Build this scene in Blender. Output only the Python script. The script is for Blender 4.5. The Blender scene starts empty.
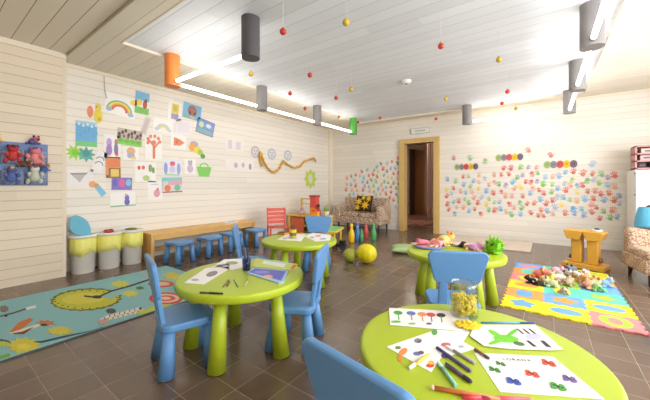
import bpy, bmesh, math, random
from mathutils import Vector, Matrix
random.seed(7)
S = bpy.context.scene
C = S.collection
PI = math.pi

# ---------------------------------------------------------------- camera, world, exposure
FPX, TH, YH, HC = 300.75, 0.63082, 184.65, 1.10
cam_d = bpy.data.cameras.new('camera')
cam = bpy.data.objects.new('camera', cam_d); C.objects.link(cam)
cam.location = (0, 0, HC); cam.rotation_euler = (PI/2, 0, TH)
cam_d.sensor_width = 36.0; cam_d.lens = FPX/650*36.0
cam_d.shift_y = -(200-YH)/650; cam_d.clip_start = 0.05
S.camera = cam
W = bpy.data.worlds.new('world'); S.world = W; W.use_nodes = True
bg = W.node_tree.nodes['Background']
bg.inputs[0].default_value = (0.97, 0.98, 1.0, 1); bg.inputs[1].default_value = 4.3
S.view_settings.view_transform = 'Standard'; S.view_settings.look = 'None'
S.view_settings.gamma = 1.0; S.view_settings.use_curve_mapping = False
S.view_settings.exposure = 1.15
TUBE_POWER = 7.0
pl = bpy.data.lights.new('added_window_portal', 'AREA'); pl.shape = 'RECTANGLE'; pl.size = 1.5; pl.size_y = 6.2; pl.cycles.is_portal = True
po = bpy.data.objects.new('added_window_portal', pl); C.objects.link(po); po.location = (2.52, 2.5, 1.6); po.rotation_euler = (0, PI/2, 0)  # sampling portal for the added, unseen window in the right wall
TUBE_COLOR = (1.0, 0.95, 0.88)

def ray(u, v, x=None, y=None, z=None):
    X = (u-325)/FPX; Wd = (YH-v)/FPX
    d = (-math.sin(TH)+X*math.cos(TH), math.cos(TH)+X*math.sin(TH), Wd)
    t = (z-HC)/d[2] if z is not None else (x/d[0] if x is not None else y/d[1])
    return Vector((d[0]*t, d[1]*t, HC+d[2]*t))

# ---------------------------------------------------------------- materials
_m = {}
def srgb(r, g, b):
    f = lambda c: (c/255/12.92) if c/255 <= .04045 else ((c/255+.055)/1.055)**2.4
    return (f(r), f(g), f(b), 1)
def mat(name, rgb, rough=.55, noise=.06, scale=12, spec=.5, emit=None, trans=0, bump=0, metal=0, alpha=1):
    if name in _m: return _m[name]
    m = bpy.data.materials.new(name); m.use_nodes = True
    nt = m.node_tree; b = nt.nodes['Principled BSDF']
    col = srgb(*rgb)
    b.inputs['Roughness'].default_value = rough
    b.inputs['Specular IOR Level'].default_value = spec
    b.inputs['Metallic'].default_value = metal
    b.inputs['Alpha'].default_value = alpha
    b.inputs['Base Color'].default_value = col
    if trans: b.inputs['Transmission Weight'].default_value = trans
    if emit:
        b.inputs['Emission Color'].default_value = col; b.inputs['Emission Strength'].default_value = emit
    if noise and not emit:
        tc = nt.nodes.new('ShaderNodeTexCoord'); n = nt.nodes.new('ShaderNodeTexNoise')
        n.inputs['Scale'].default_value = scale; n.inputs['Detail'].default_value = 4
        mx = nt.nodes.new('ShaderNodeMix'); mx.data_type = 'RGBA'
        mx.inputs[6].default_value = tuple(c*(1-noise) for c in col[:3])+(1,)
        mx.inputs[7].default_value = tuple(min(1, c*(1+noise)) for c in col[:3])+(1,)
        nt.links.new(tc.outputs['Object'], n.inputs['Vector'])
        nt.links.new(n.outputs['Fac'], mx.inputs[0]); nt.links.new(mx.outputs[2], b.inputs['Base Color'])
        if bump:
            bp = nt.nodes.new('ShaderNodeBump'); bp.inputs['Strength'].default_value = bump; bp.inputs['Distance'].default_value = .01
            nt.links.new(n.outputs['Fac'], bp.inputs['Height']); nt.links.new(bp.outputs['Normal'], b.inputs['Normal'])
    _m[name] = m; return m

def N(nt, op, a, b=None, c=None):
    n = nt.nodes.new('ShaderNodeMath'); n.operation = op
    for i, s in enumerate((a, b, c)):
        if s is None: continue
        if isinstance(s, (int, float)): n.inputs[i].default_value = s
        else: nt.links.new(s, n.inputs[i])
    return n.outputs[0]
def mixc(nt, fac, a, b):
    n = nt.nodes.new('ShaderNodeMix'); n.data_type = 'RGBA'
    for i, s in ((0, fac), (6, a), (7, b)):
        if isinstance(s, (tuple, float, int)): n.inputs[i].default_value = s
        else: nt.links.new(s, n.inputs[i])
    return n.outputs[2]

def plank_mat(name, axis, along, w, rgb, groove, vary=.04, off=0.0, gw=.0028, rough=.6):
    m = bpy.data.materials.new(name); m.use_nodes = True; nt = m.node_tree; b = nt.nodes['Principled BSDF']
    g = nt.nodes.new('ShaderNodeNewGeometry'); sp = nt.nodes.new('ShaderNodeSeparateXYZ')
    nt.links.new(g.outputs['Position'], sp.inputs[0])
    p = N(nt, 'DIVIDE', N(nt, 'ADD', sp.outputs[axis], 10+off), w)
    fr = N(nt, 'FRACT', p); idx = N(nt, 'FLOOR', p)
    d = N(nt, 'MULTIPLY', N(nt, 'MINIMUM', fr, N(nt, 'SUBTRACT', 1.0, fr)), w)
    # staggered butt joints along the board
    wn = nt.nodes.new('ShaderNodeTexWhiteNoise'); wn.noise_dimensions = '1D'; nt.links.new(idx, wn.inputs['W'])
    al = sp.outputs[along] if isinstance(along, int) else sp.outputs[along[0]]
    q = N(nt, 'ADD', N(nt, 'DIVIDE', al, 3.1), wn.outputs['Value'])
    seg = N(nt, 'FLOOR', q); fq = N(nt, 'FRACT', N(nt, 'ADD', q, 10.0))
    wn2 = nt.nodes.new('ShaderNodeTexWhiteNoise'); wn2.noise_dimensions = '2D'
    cb = nt.nodes.new('ShaderNodeCombineXYZ'); nt.links.new(idx, cb.inputs[0]); nt.links.new(seg, cb.inputs[1])
    nt.links.new(cb.outputs[0], wn2.inputs['Vector'])
    gr = N(nt, 'LESS_THAN', d, gw)
    jt = N(nt, 'LESS_THAN', N(nt, 'MULTIPLY', fq, 3.1), .004)
    # grain streaks
    mp = nt.nodes.new('ShaderNodeMapping'); sc = [2.0, 2.0, 2.0]; sc[axis] = 45.0; mp.inputs['Scale'].default_value = sc
    nt.links.new(g.outputs['Position'], mp.inputs['Vector'])
    ns = nt.nodes.new('ShaderNodeTexNoise'); ns.inputs['Scale'].default_value = 1.0; ns.inputs['Detail'].default_value = 5
    nt.links.new(mp.outputs[0], ns.inputs['Vector'])
    col = srgb(*rgb)
    lo = tuple(c*(1-vary) for c in col[:3])+(1,); hi = tuple(min(1, c*(1+vary)) for c in col[:3])+(1,)
    base = mixc(nt, wn2.outputs['Value'], lo, hi)
    grain = mixc(nt, N(nt, 'MULTIPLY', ns.outputs['Fac'], .12), base, tuple(c*.72 for c in col[:3])+(1,))
    fin = mixc(nt, gr, grain, srgb(*groove))
    nt.links.new(fin, b.inputs['Base Color']); b.inputs['Roughness'].default_value = rough
    sm = nt.nodes.new('ShaderNodeMapRange'); sm.inputs['From Min'].default_value = 0; sm.inputs['From Max'].default_value = .007
    nt.links.new(d, sm.inputs['Value'])
    bp = nt.nodes.new('ShaderNodeBump'); bp.inputs['Strength'].default_value = .5; bp.inputs['Distance'].default_value = .005
    nt.links.new(sm.outputs[0], bp.inputs['Height']); nt.links.new(bp.outputs['Normal'], b.inputs['Normal'])
    return m

def tile_mat():
    m = bpy.data.materials.new('floor_tile'); m.use_nodes = True; nt = m.node_tree; b = nt.nodes['Principled BSDF']
    g = nt.nodes.new('ShaderNodeNewGeometry'); sp = nt.nodes.new('ShaderNodeSeparateXYZ'); nt.links.new(g.outputs['Position'], sp.inputs[0])
    px = N(nt, 'DIVIDE', N(nt, 'ADD', sp.outputs[0], 20-.06), .2); py = N(nt, 'DIVIDE', N(nt, 'ADD', sp.outputs[1], 20-.02), .2)
    fx = N(nt, 'FRACT', px); fy = N(nt, 'FRACT', py)
    dx = N(nt, 'MINIMUM', fx, N(nt, 'SUBTRACT', 1.0, fx)); dy = N(nt, 'MINIMUM', fy, N(nt, 'SUBTRACT', 1.0, fy))
    d = N(nt, 'MULTIPLY', N(nt, 'MINIMUM', dx, dy), .2)
    gr = N(nt, 'LESS_THAN', d, .0017)
    cb = nt.nodes.new('ShaderNodeCombineXYZ'); nt.links.new(N(nt, 'FLOOR', px), cb.inputs[0]); nt.links.new(N(nt, 'FLOOR', py), cb.inputs[1])
    wn = nt.nodes.new('ShaderNodeTexWhiteNoise'); wn.noise_dimensions = '2D'; nt.links.new(cb.outputs[0], wn.inputs['Vector'])
    ns = nt.nodes.new('ShaderNodeTexNoise'); ns.inputs['Scale'].default_value = 9; ns.inputs['Detail'].default_value = 6
    nt.links.new(g.outputs['Position'], ns.inputs['Vector'])
    a = mixc(nt, wn.outputs['Value'], srgb(104, 85, 71), srgb(122, 101, 86))
    a2 = mixc(nt, N(nt, 'MULTIPLY', ns.outputs['Fac'], .5), a, srgb(98, 80, 66))
    fin = mixc(nt, gr, a2, srgb(156, 137, 118))
    nt.links.new(fin, b.inputs['Base Color'])
    rr = N(nt, 'ADD', N(nt, 'MULTIPLY', ns.outputs['Fac'], .12), .17)
    nt.links.new(N(nt, 'MAXIMUM', rr, N(nt, 'MULTIPLY', gr, .6)), b.inputs['Roughness'])
    b.inputs['Specular IOR Level'].default_value = .75
    bp = nt.nodes.new('ShaderNodeBump'); bp.inputs['Strength'].default_value = .3; bp.inputs['Distance'].default_value = .002
    sm = nt.nodes.new('ShaderNodeMapRange'); sm.inputs['From Max'].default_value = .004; nt.links.new(d, sm.inputs['Value'])
    nt.links.new(sm.outputs[0], bp.inputs['Height']); nt.links.new(bp.outputs['Normal'], b.inputs['Normal'])
    return m

def diamond_mat(name, c1, c2, c3, s):
    m = bpy.data.materials.new(name); m.use_nodes = True; nt = m.node_tree; b = nt.nodes['Principled BSDF']
    tc = nt.nodes.new('ShaderNodeTexCoord'); mp = nt.nodes.new('ShaderNodeMapping'); mp.inputs['Rotation'].default_value = (.78, .78, .78)
    mp.inputs['Scale'].default_value = (s, s, s); nt.links.new(tc.outputs['Object'], mp.inputs[0])
    ck = nt.nodes.new('ShaderNodeTexChecker'); ck.inputs['Scale'].default_value = 1.0
    nt.links.new(mp.outputs[0], ck.inputs['Vector']); ck.inputs['Color1'].default_value = srgb(*c1); ck.inputs['Color2'].default_value = srgb(*c2)
    vo = nt.nodes.new('ShaderNodeTexVoronoi'); vo.inputs['Scale'].default_value = 1.6; nt.links.new(mp.outputs[0], vo.inputs['Vector'])
    f = N(nt, 'LESS_THAN', vo.outputs['Distance'], .33)
    nt.links.new(mixc(nt, f, ck.outputs['Color'], srgb(*c3)), b.inputs['Base Color']); b.inputs['Roughness'].default_value = .9
    return m

WH = (240, 234, 224)
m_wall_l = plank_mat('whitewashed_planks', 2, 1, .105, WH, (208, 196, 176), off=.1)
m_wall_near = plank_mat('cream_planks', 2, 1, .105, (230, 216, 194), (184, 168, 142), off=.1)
m_wall_b = plank_mat('whitewashed_planks_end', 2, 0, .105, WH, (214, 202, 182), off=.1, gw=.0025)
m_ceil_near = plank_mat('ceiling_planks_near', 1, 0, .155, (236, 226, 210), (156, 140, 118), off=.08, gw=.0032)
m_soffit = plank_mat('soffit_planks', 1, 0, .155, (234, 226, 210), (190, 176, 154), off=.08)
m_tray = plank_mat('ceiling_planks_tray', 1, 0, .155, (234, 239, 247), (196, 198, 203), off=.08, vary=.05)
m_floor = tile_mat()
m_pine = plank_mat('pine_wood', 2, 0, .5, (214, 158, 84), (190, 132, 64), vary=.06)
m_lime = mat('lime_plastic', (176, 196, 42), .38, .03)
m_blue = mat('blue_plastic', (98, 150, 206), .42, .03)
m_white = mat('white_plastic', (240, 238, 232), .45, .02)
m_paper = mat('paper', (246, 242, 240), .8, .02)
m_black = mat('black_plastic', (30, 28, 30), .4, 0)
def cm(r, g, b, rough=.6): return mat('colour_%d_%d_%d_%d' % (r, g, b, int(rough*100)), (r, g, b), rough, .05, 25)

# ---------------------------------------------------------------- mesh builder
class MB:
    def __init__(s): s.v = []; s.f = []; s.mi = []; s.sm = []; s.M = Matrix.Identity(4)
    def add(s, vs, fs, mi=0, smooth=False):
        o = len(s.v); s.v += [tuple(s.M @ Vector(p)) for p in vs]
        for f in fs: s.f.append([i+o for i in f]); s.mi.append(mi); s.sm.append(smooth)
        return s
    def box(s, c, size, mi=0, rz=0, rx=0, ry=0):
        R_ = Matrix.Translation(c) @ Matrix.Rotation(rz, 4, 'Z') @ Matrix.Rotation(ry, 4, 'Y') @ Matrix.Rotation(rx, 4, 'X')
        x, y, z = [k/2 for k in size]
        vs = [R_ @ Vector((a*x, b*y, c_*z)) for c_ in (-1, 1) for a, b in ((-1, -1), (1, -1), (1, 1), (-1, 1))]
        return s.add(vs, [(3, 2, 1, 0), (4, 5, 6, 7), (0, 1, 5, 4), (1, 2, 6, 5), (2, 3, 7, 6), (3, 0, 4, 7)], mi)
    def cone(s, p0, p1, r0, r1, seg=16, mi=0, caps=True, smooth=True):
        p0 = Vector(p0); p1 = Vector(p1); d = (p1-p0).normalized()
        a = d.orthogonal().normalized(); b = d.cross(a)
        vs = []
        for p, r in ((p0, r0), (p1, r1)):
            for i in range(seg):
                t = 2*PI*i/seg; vs.append(p+a*(r*math.cos(t))+b*(r*math.sin(t)))
        fs = [(i, (i+1) % seg, seg+(i+1) % seg, seg+i) for i in range(seg)]
        s.add(vs, fs, mi, smooth)
        if caps: s.add(vs[:seg], [list(range(seg))[::-1]], mi); s.add(vs[seg:], [list(range(seg))], mi)
        return s
    def tube(s, pts, r, seg=8, mi=0):
        for a, b in zip(pts[:-1], pts[1:]): s.cone(a, b, r, r, seg, mi)
        for p in pts[1:-1]: s.ball(p, (r, r, r), mi, 8, 5)
        return s
    def lathe(s, prof, c=(0, 0, 0), seg=32, mi=0, closed=False):
        c = Vector(c); n = len(prof); vs = []
        for r, z in prof:
            for i in range(seg):
                t = 2*PI*i/seg; vs.append(c+Vector((r*math.cos(t), r*math.sin(t), z)))
        fs = [(k*seg+i, k*seg+(i+1) % seg, (k+1)*seg+(i+1) % seg, (k+1)*seg+i) for k in range(n-1) for i in range(seg)]
        s.add(vs, fs, mi, True)
        if prof[0][0] > 1e-4: s.add(vs[:seg], [list(range(seg))[::-1]], mi)
        if prof[-1][0] > 1e-4 and not closed: s.add(vs[-seg:], [list(range(seg))], mi)
        return s
    def ball(s, c, r, mi=0, seg=14, rings=8, rot=None):
        c = Vector(c); vs = []
        R_ = rot or Matrix.Identity(3)
        for k in range(rings+1):
            p = -PI/2+PI*k/rings
            for i in range(seg):
                t = 2*PI*i/seg
                vs.append(c+R_ @ Vector((r[0]*math.cos(p)*math.cos(t), r[1]*math.cos(p)*math.sin(t), r[2]*math.sin(p))))
        fs = [(k*seg+i, k*seg+(i+1) % seg, (k+1)*seg+(i+1) % seg, (k+1)*seg+i) for k in range(rings) for i in range(seg)]
        return s.add(vs, fs, mi, True)
    def prism(s, pts, h, M=None, mi=0, mis=None):
        """2D outline pts extruded from z=0 to z=h in the frame M"""
        M = M or Matrix.Identity(4); n = len(pts)
        vs = [M @ Vector((x, y, 0)) for x, y in pts]+[M @ Vector((x, y, h)) for x, y in pts]
        s.add(vs, [list(range(n))[::-1], list(range(n, 2*n))], mi)
        s.add(vs, [(i, (i+1) % n, n+(i+1) % n, n+i) for i in range(n)], mi if mis is None else mis)
        return s
    def build(s, name, mats, parent=None, bevel=0, seg=2, sub=0):
        me = bpy.data.meshes.new(name); me.from_pydata(s.v, [], s.f)
        if not isinstance(mats, (list, tuple)): mats = [mats]
        for m in mats: me.materials.append(m)
        me.polygons.foreach_set('material_index', s.mi); me.polygons.foreach_set('use_smooth', s.sm)
        bm = bmesh.new(); bm.from_mesh(me)
        bmesh.ops.remove_doubles(bm, verts=bm.verts, dist=1e-6)
        bmesh.ops.recalc_face_normals(bm, faces=bm.faces); bm.to_mesh(me); bm.free(); me.update()
        o = bpy.data.objects.new(name, me); C.objects.link(o)
        if parent: o.parent = parent
        if bevel:
            b = o.modifiers.new('bevel', 'BEVEL'); b.width = bevel; b.segments = seg; b.limit_method = 'ANGLE'; b.angle_limit = math.radians(40)
            for p in me.polygons: p.use_smooth = True
            w = o.modifiers.new('normals', 'WEIGHTED_NORMAL')
        return o

def tag(o, label=None, cat=None, group=None, kind=None):
    if label: o['label'] = label
    if cat: o['category'] = cat
    if group: o['group'] = group
    if kind: o['kind'] = kind
    return o
def empty(name, loc=(0, 0, 0), rz=0, label=None, cat=None, group=None):
    o = bpy.data.objects.new(name, None); C.objects.link(o); o.location = loc; o.rotation_euler = (0, 0, rz); o.empty_display_size = .1
    return tag(o, label, cat, group)
def dup(root, loc, rz, label, group=None):
    r = root.copy(); C.objects.link(r); r.location = loc; r.rotation_euler = (0, 0, rz); r['label'] = label
    if group: r['group'] = group
    for ch in list(root.children):
        c = ch.copy(); C.objects.link(c); c.parent = r
        for g in ch.children:
            d = g.copy(); C.objects.link(d); d.parent = c
    return r
def rrect(w, h, r, n=5, top=None):
    """rounded rectangle outline centred at 0; top = width at +y if trapezoid"""
    pts = []; top = top or w
    for cx, cy, a0, ww in ((1, 1, 0, top), (-1, 1, 90, top), (-1, -1, 180, w), (1, -1, 270, w)):
        for i in range(n+1):
            a = math.radians(a0+90*i/n); pts.append((cx*(ww/2-r)+r*math.cos(a), cy*(h/2-r)+r*math.sin(a)))
    return pts
def ell(a, b, n=20, cx=0, cy=0, rot=0):
    out = []
    for i in range(n):
        t = 2*PI*i/n; x = a*math.cos(t); y = b*math.sin(t)
        out.append((cx+x*math.cos(rot)-y*math.sin(rot), cy+x*math.sin(rot)+y*math.cos(rot)))
    return out
def star(r0, r1, n, cx=0, cy=0, rot=0, sy=1):
    return [(cx+(r0 if i % 2 == 0 else r1)*math.cos(rot+PI*i/n), cy+sy*(r0 if i % 2 == 0 else r1)*math.sin(rot+PI*i/n)) for i in range(2*n)]

# ---------------------------------------------------------------- the room
XN, YN, XL, H, YB = -4.64, 1.08, -4.87, 2.63, 6.91
TX0, TX1, TY0, TY1, HT = -3.70, 0.55, 1.32, 6.58, 2.655
XR, Y0 = 2.3, -1.3
def struct(name, mb, m, parent=None, bevel=0):
    o = mb.build(name, m, parent, bevel)
    if parent is None: o['kind'] = 'structure'
    return o
f = MB(); f.box(((XL+XR)/2-.3, 3.2, -.05), (XR-XL+1.4, 9.4, .1)); struct('floor', f, m_floor)
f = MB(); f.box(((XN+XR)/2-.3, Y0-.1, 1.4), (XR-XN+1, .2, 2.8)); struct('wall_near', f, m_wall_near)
f = MB(); WY0, WY1 = -.6, 5.6  # span of the opening added to let world light in
f.box((XR+.1, (Y0+7.05)/2, .4), (.2, 7.05-Y0, .8)); f.box((XR+.1, (Y0+7.05)/2, 2.6), (.2, 7.05-Y0, .4))
f.box((XR+.1, (Y0+WY0)/2, 1.6), (.2, WY0-Y0, 1.6)); f.box((XR+.1, (7.05+WY1)/2, 1.6), (.2, 7.05-WY1, 1.6)); struct('wall_right', f, m_wall_l)
f = MB(); q_ = .05
f.box((XR+.1, (WY0+WY1)/2, .83), (.1, WY1-WY0, .06)); f.box((XR+.1, (WY0+WY1)/2, 2.37), (.1, WY1-WY0, .06))
for y_ in (WY0+.03, WY0+1.8, WY0+3.6, WY1-.03): f.box((XR+.1, y_, 1.6), (.1, .06, 1.48))
struct('added_window_1', f, m_white)  # out-of-view window, added so daylight fills the room
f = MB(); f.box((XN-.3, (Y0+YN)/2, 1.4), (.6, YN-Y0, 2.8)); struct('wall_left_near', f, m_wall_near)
f = MB(); f.box((XL-.2, (YN+YB)/2, 1.4), (.4, YB-YN+.6, 2.8)); struct('wall_left', f, m_wall_l)
DX0, DX1, DZ = -2.72, -1.98, 2.06
f = MB()
f.box(((XL+DX0)/2, YB+.07, 1.4), (DX0-XL, .14, 2.8)); f.box(((DX1+XR)/2, YB+.07, 1.4), (XR-DX1, .14, 2.8))
f.box(((DX0+DX1)/2, YB+.07, (2.8+DZ)/2), (DX1-DX0, .14, 2.8-DZ))
wall_back = struct('wall_back', f, m_wall_b)
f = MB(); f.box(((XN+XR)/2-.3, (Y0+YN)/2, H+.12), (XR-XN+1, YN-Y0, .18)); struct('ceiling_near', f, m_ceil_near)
f = MB(); T = HT+.06
for x0, x1, y0, y1 in ((XL-.1, XR+.1, YN, TY0), (XL-.1, TX0, TY0, TY1), (TX1, XR+.1, TY0, TY1), (XL-.1, XR+.1, TY1, YB+.02)):
    f.box(((x0+x1)/2, (y0+y1)/2, (H+T)/2), (x1-x0, y1-y0, T-H))
struct('ceiling_soffit', f, m_soffit)
f = MB(); f.box(((TX0+TX1)/2, (TY0+TY1)/2, HT+.04), (TX1-TX0+.1, TY1-TY0+.1, .08)); struct('ceiling', f, m_tray)
m_trim = mat('cream_trim', (240, 230, 210), .5, .02)
# white lip round the raised ceiling, corner boards of the walls
f = MB()
f.box((TX0+.006, (TY0+TY1)/2, H+.02), (.012, TY1-TY0, .05)); f.box((TX1-.006, (TY0+TY1)/2, H+.02), (.012, TY1-TY0, .05))
f.box(((TX0+TX1)/2, TY1-.006, H+.02), (TX1-TX0, .012, .05)); f.box(((TX0+TX1)/2, TY0+.006, H+.02), (TX1-TX0, .012, .05))
struct('trim_1', f, m_trim)
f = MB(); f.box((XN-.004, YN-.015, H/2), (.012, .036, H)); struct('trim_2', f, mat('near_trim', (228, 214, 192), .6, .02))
f = MB(); f.box((XL+.04, YB-.05, H/2), (.09, .10, H)); struct('trim_3', f, m_trim)
m_crown = mat('crown_moulding', (238, 228, 208), .5, .02)
f = MB(); f.box((XN+.012, (Y0+YN)/2, H-.0), (.025, YN-Y0, .06)); struct('trim_4', f, m_crown)
f = MB(); f.box((XL+.012, (YN+YB)/2, H-.02), (.025, YB-YN, .05)); struct('trim_5', f, m_crown)
f = MB(); f.box(((XL+XR)/2, YB-.01, H-.02), (XR-XL, .022, .05)); struct('trim_6', f, m_crown)

# doorway and the hall behind
m_oak = mat('oak_frame', (214, 178, 112), .45, .10, 18)
f = MB()
for x in (DX0, DX1): f.box((x+(-.035 if x == DX0 else .035), YB+.05, (DZ+.11)/2), (.13, .22, DZ+.11))
f.box(((DX0+DX1)/2, YB+.05, DZ+.055), (DX1-DX0+.2, .218, .11))
struct('door_1', f, m_oak, bevel=.008)
m_hallw = mat('hall_wall', (150, 118, 92), .8, .05)
HX0, HX1, HY = -6.6, -1.3, 11.3
f = MB(); f.box(((HX0+HX1)/2, HY+.1, 1.4), (HX1-HX0, .2, 2.8)); struct('wall_hall_end', f, m_hallw)
f = MB(); f.box((HX1+.1, (YB+.14+HY)/2, 1.4), (.2, HY-YB-.14, 2.8)); struct('wall_hall_right', f, m_hallw)
f = MB(); f.box((HX0-.1, (YB+.14+HY)/2, 1.4), (.2, HY-YB-.14, 2.8)); struct('wall_hall_left', f, m_hallw)
f = MB(); f.box(((HX0+HX1)/2, (YB+.14+HY)/2, 2.7), (HX1-HX0, HY-YB-.14, .1)); struct('ceiling_hall', f, m_hallw)
f = MB(); f.box(((HX0+HX1)/2, 9.8, -.05), (HX1-HX0, 3.8, .1)); struct('floor_hall', f, mat('hall_floor', (120, 84, 66), .35, .2, 8))
la = bpy.data.lights.new('hall_fill_light', 'AREA'); la.energy = 9; la.size = .5; la.color = (1, .86, .7)  # fill light added to brighten the dim hall, no fitting modelled
lo = bpy.data.objects.new('hall_fill_light', la); C.objects.link(lo); lo.location = (-3.4, 9.0, 2.6)
m_brown = mat('brown_door', (146, 96, 50), .45, .10, 10)
c = ray(421, 200, y=HY-.06)
t = empty('wooden_door', (c.x, HY-.06, 0), 0, 'reddish brown wooden door seen at the end of the hall', 'door')
f = MB(); f.box((0, 0, 1.3), (1.15, .06, 2.6)); f.box((0, -.035, 1.7), (.75, .02, 1.2)); f.box((0, -.035, .5), (.65, .02, .7)); f.build('door_leaf', m_brown, t, .006)
f = MB(); f.cone((.38, -.04, 1.0), (.38, -.10, 1.0), .012, .012, 8); f.cone((.38, -.10, 1.0), (.26, -.10, 1.0), .011, .011, 8); f.build('handle', mat('steel', (190, 190, 190), .3, 0, metal=1), t)
c = ray(430, 212, z=0)
c = ray(430.5, 200, y=9.2)
t = empty('curtain_panel', (c.x, 9.2, 0), 0, 'pale pink curtain hanging in the hall beside the brown door', 'curtain')
f = MB()
pts = []
n = 16
for i in range(n+1): pts.append((-.1+.2*i/n, .02*math.sin(i*1.6)))
vs = [(x, y, .12) for x, y in pts]+[(x, y, 2.64) for x, y in pts]+[(x, y+.012, .12) for x, y in pts]+[(x, y+.012, 2.64) for x, y in pts]
k = n+1
fs = [(i, i+1, k+i+1, k+i) for i in range(n)]+[(2*k+i+1, 2*k+i, 3*k+i, 3*k+i+1) for i in range(n)]+[(0, k, 3*k, 2*k), (n, 2*k+n, 3*k+n, k+n)]
f.add(vs, fs, 0, True); f.build('drape', cm(212, 176, 160), t)
f = MB(); f.cone((-.2, .006, 2.635), (.3, .006, 2.635), .012, .012, 8); f.build('rod', m_black, t)
c = ray(436, 200, y=8.0)
t = empty('coat_rack', (-2.07, 8.2, 0), 0, 'dark coats hanging on a rack inside the hall at right', 'coat rack')
f = MB(); f.cone((0, 0, 0), (0, 0, 1.9), .02, .02, 10); f.lathe([(.2, 0), (.2, .02), (.03, .05), (.02, .08)], seg=18); f.cone((-.25, 0, 1.8), (.25, 0, 1.8), .012, .012, 8); f.build('stand', m_black, t)
for i, colr in enumerate(((70, 50, 44), (44, 46, 58), (92, 78, 52))):
    f = MB(); f.lathe([(.01, 1.78), (.1, 1.72), (.13, 1.3), (.15, .75), (.13, .7), (.01, .72)], (-.17+.17*i, 0, 0), 14); f.build('coat', cm(*colr, .9), t)
c = ray(414, 221, z=0)
f = MB(); f.prism(rrect(1.5, 1.1, .05), .012); o = f.build('hall_rug', diamond_mat('red_rug', (140, 78, 66), (176, 128, 104), (100, 54, 50), 9)); o.location = (-3.3, 8.6, 0)
tag(o, 'reddish patterned rug lying on the hall floor behind the doorway', 'rug')

c = ray(408.5, 200, y=HY-.3)
t = empty('hall_wardrobe', (c.x, HY-.52, 0), 0, 'dark brown wardrobe at the left end of the hall', 'wardrobe')
f = MB(); f.box((-.15, 0, 1.2), (.75, .5, 2.4)); f.build('body', cm(84, 62, 50), t, .01)
f = MB(); f.box((-.15, -.26, 1.2), (.70, .02, 2.3)); f.build('door', cm(96, 72, 58), t, .006)
# plate above the door
c = ray(420.5, 131, y=YB-.02)
t = empty('sign_plate', (c.x, YB-.001, c.z-.05), 0, 'pale outlined safety light plate on the wall above the doorway', 'sign')
f = MB(); f.box((0, -.02, .055), (.46, .04, .13)); f.build('housing', m_white, t, .01)
f = MB()
for dz in (.115, -.005+.0): f.box((0, -.042, dz), (.42, .004, .008))
for dx in (-.21, .21): f.box((dx, -.042, .055), (.008, .004, .126))
f.box((.0, -.042, .055), (.24, .004, .02)); f.build('outline', cm(150, 170, 140), t)

# ---------------------------------------------------------------- ceiling lights
m_tube = bpy.data.materials.new('tube_glow'); m_tube.use_nodes = True
b_ = m_tube.node_tree.nodes['Principled BSDF']; b_.inputs['Emission Color'].default_value = TUBE_COLOR+(1,); b_.inputs['Emission Strength'].default_value = TUBE_POWER
b_.inputs['Base Color'].default_value = (1, 1, 1, 1)
m_can = mat('grey_can', (138, 134, 134), .45, .05); m_cand = mat('charcoal_can', (84, 80, 84), .5, .05)
m_cano = mat('orange_can', (240, 140, 66), .5, .05); m_cang = mat('green_can', (84, 172, 72), .5, .05)
m_canin = mat('lamp_diffuser', (214, 206, 192), .6, 0)
ZB = 2.28
cans = [(-3.62, 1.84, m_cano, 'orange cylindrical ceiling spotlight at the near left corner of the light tubes'),
        (-2.22, 1.86, m_cand, 'large charcoal ceiling spotlight cylinder nearest the camera at left'),
        (-3.63, 3.27, m_can, 'grey ceiling cylinder between the orange one and the middle of left row'),
        (-3.63, 4.71, m_can, 'grey ceiling cylinder next to the green one above the left wall'),
        (-3.63, 6.10, m_cang, 'green cylindrical ceiling spotlight in the far left corner'),
        (-1.23, 6.40, m_can, 'small grey ceiling cylinder right of the doorway by the end wall'),
        (.33, 3.45, m_can, 'largest grey ceiling cylinder in the right row, nearest the camera'),
        (.33, 4.92, m_can, 'middle grey ceiling cylinder of the right row'),
        (.33, 6.40, m_can, 'farthest grey ceiling cylinder of the right row by the end wall')]
for x, y, m, lb in cans:
    t = empty('ceiling_spotlight', (x, y, ZB), 0, lb, 'ceiling light', 'cylindrical ceiling spotlights')
    f = MB(); f.cone((0, 0, 0), (0, 0, HT-ZB), .085, .085, 28, caps=False); f.cone((0, 0, 0), (0, 0, HT-ZB-.0), .08, .08, 28, caps=False)
    rg = [(.08, 0), (.085, 0)]; f.lathe(rg, closed=True, seg=28)
    f.build('can', m, t)
    f = MB(); f.cone((0, 0, .012), (0, 0, .02), .079, .079, 24); f.build('diffuser', m_canin, t)
def tubelight(a, b, lb):
    a = Vector(a); b = Vector(b); d = (b-a); L = d.length; r = empty('tube_light', (a+b)/2, math.atan2(d.y, d.x), lb, 'tube light', 'light tubes joining the ceiling cylinders')
    f = MB(); f.cone((-L/2+.02, 0, 0), (L/2-.02, 0, 0), .019, .019, 14); f.build('glowing_tube', m_tube, r)
    for s in (-1, 1):
        f = MB(); f.cone((s*L/2, 0, 0), (s*(L/2-.025), 0, 0), .021, .021, 12); f.build('end_cap', m_white, r)
Zt = ZB+.05
def lk(i, j, lb):
    a = Vector((cans[i][0], cans[i][1], Zt)); b = Vector((cans[j][0], cans[j][1], Zt)); d = (b-a).normalized()*.09
    tubelight(a+d, b-d, lb)
lk(0, 1, 'glowing tube light from the orange cylinder to the charcoal cylinder')
lk(0, 2, 'glowing tube light along left wall starting at the orange cylinder')
lk(2, 3, 'glowing tube light between the two grey cylinders of the left row')
lk(3, 4, 'glowing tube light ending at the green cylinder')
lk(5, 8, 'glowing tube light along the end wall right of the doorway')
lk(7, 8, 'glowing tube light at the far end of right row')
lk(6, 7, 'glowing tube light between nearest and middle grey cylinders of right row')
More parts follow.
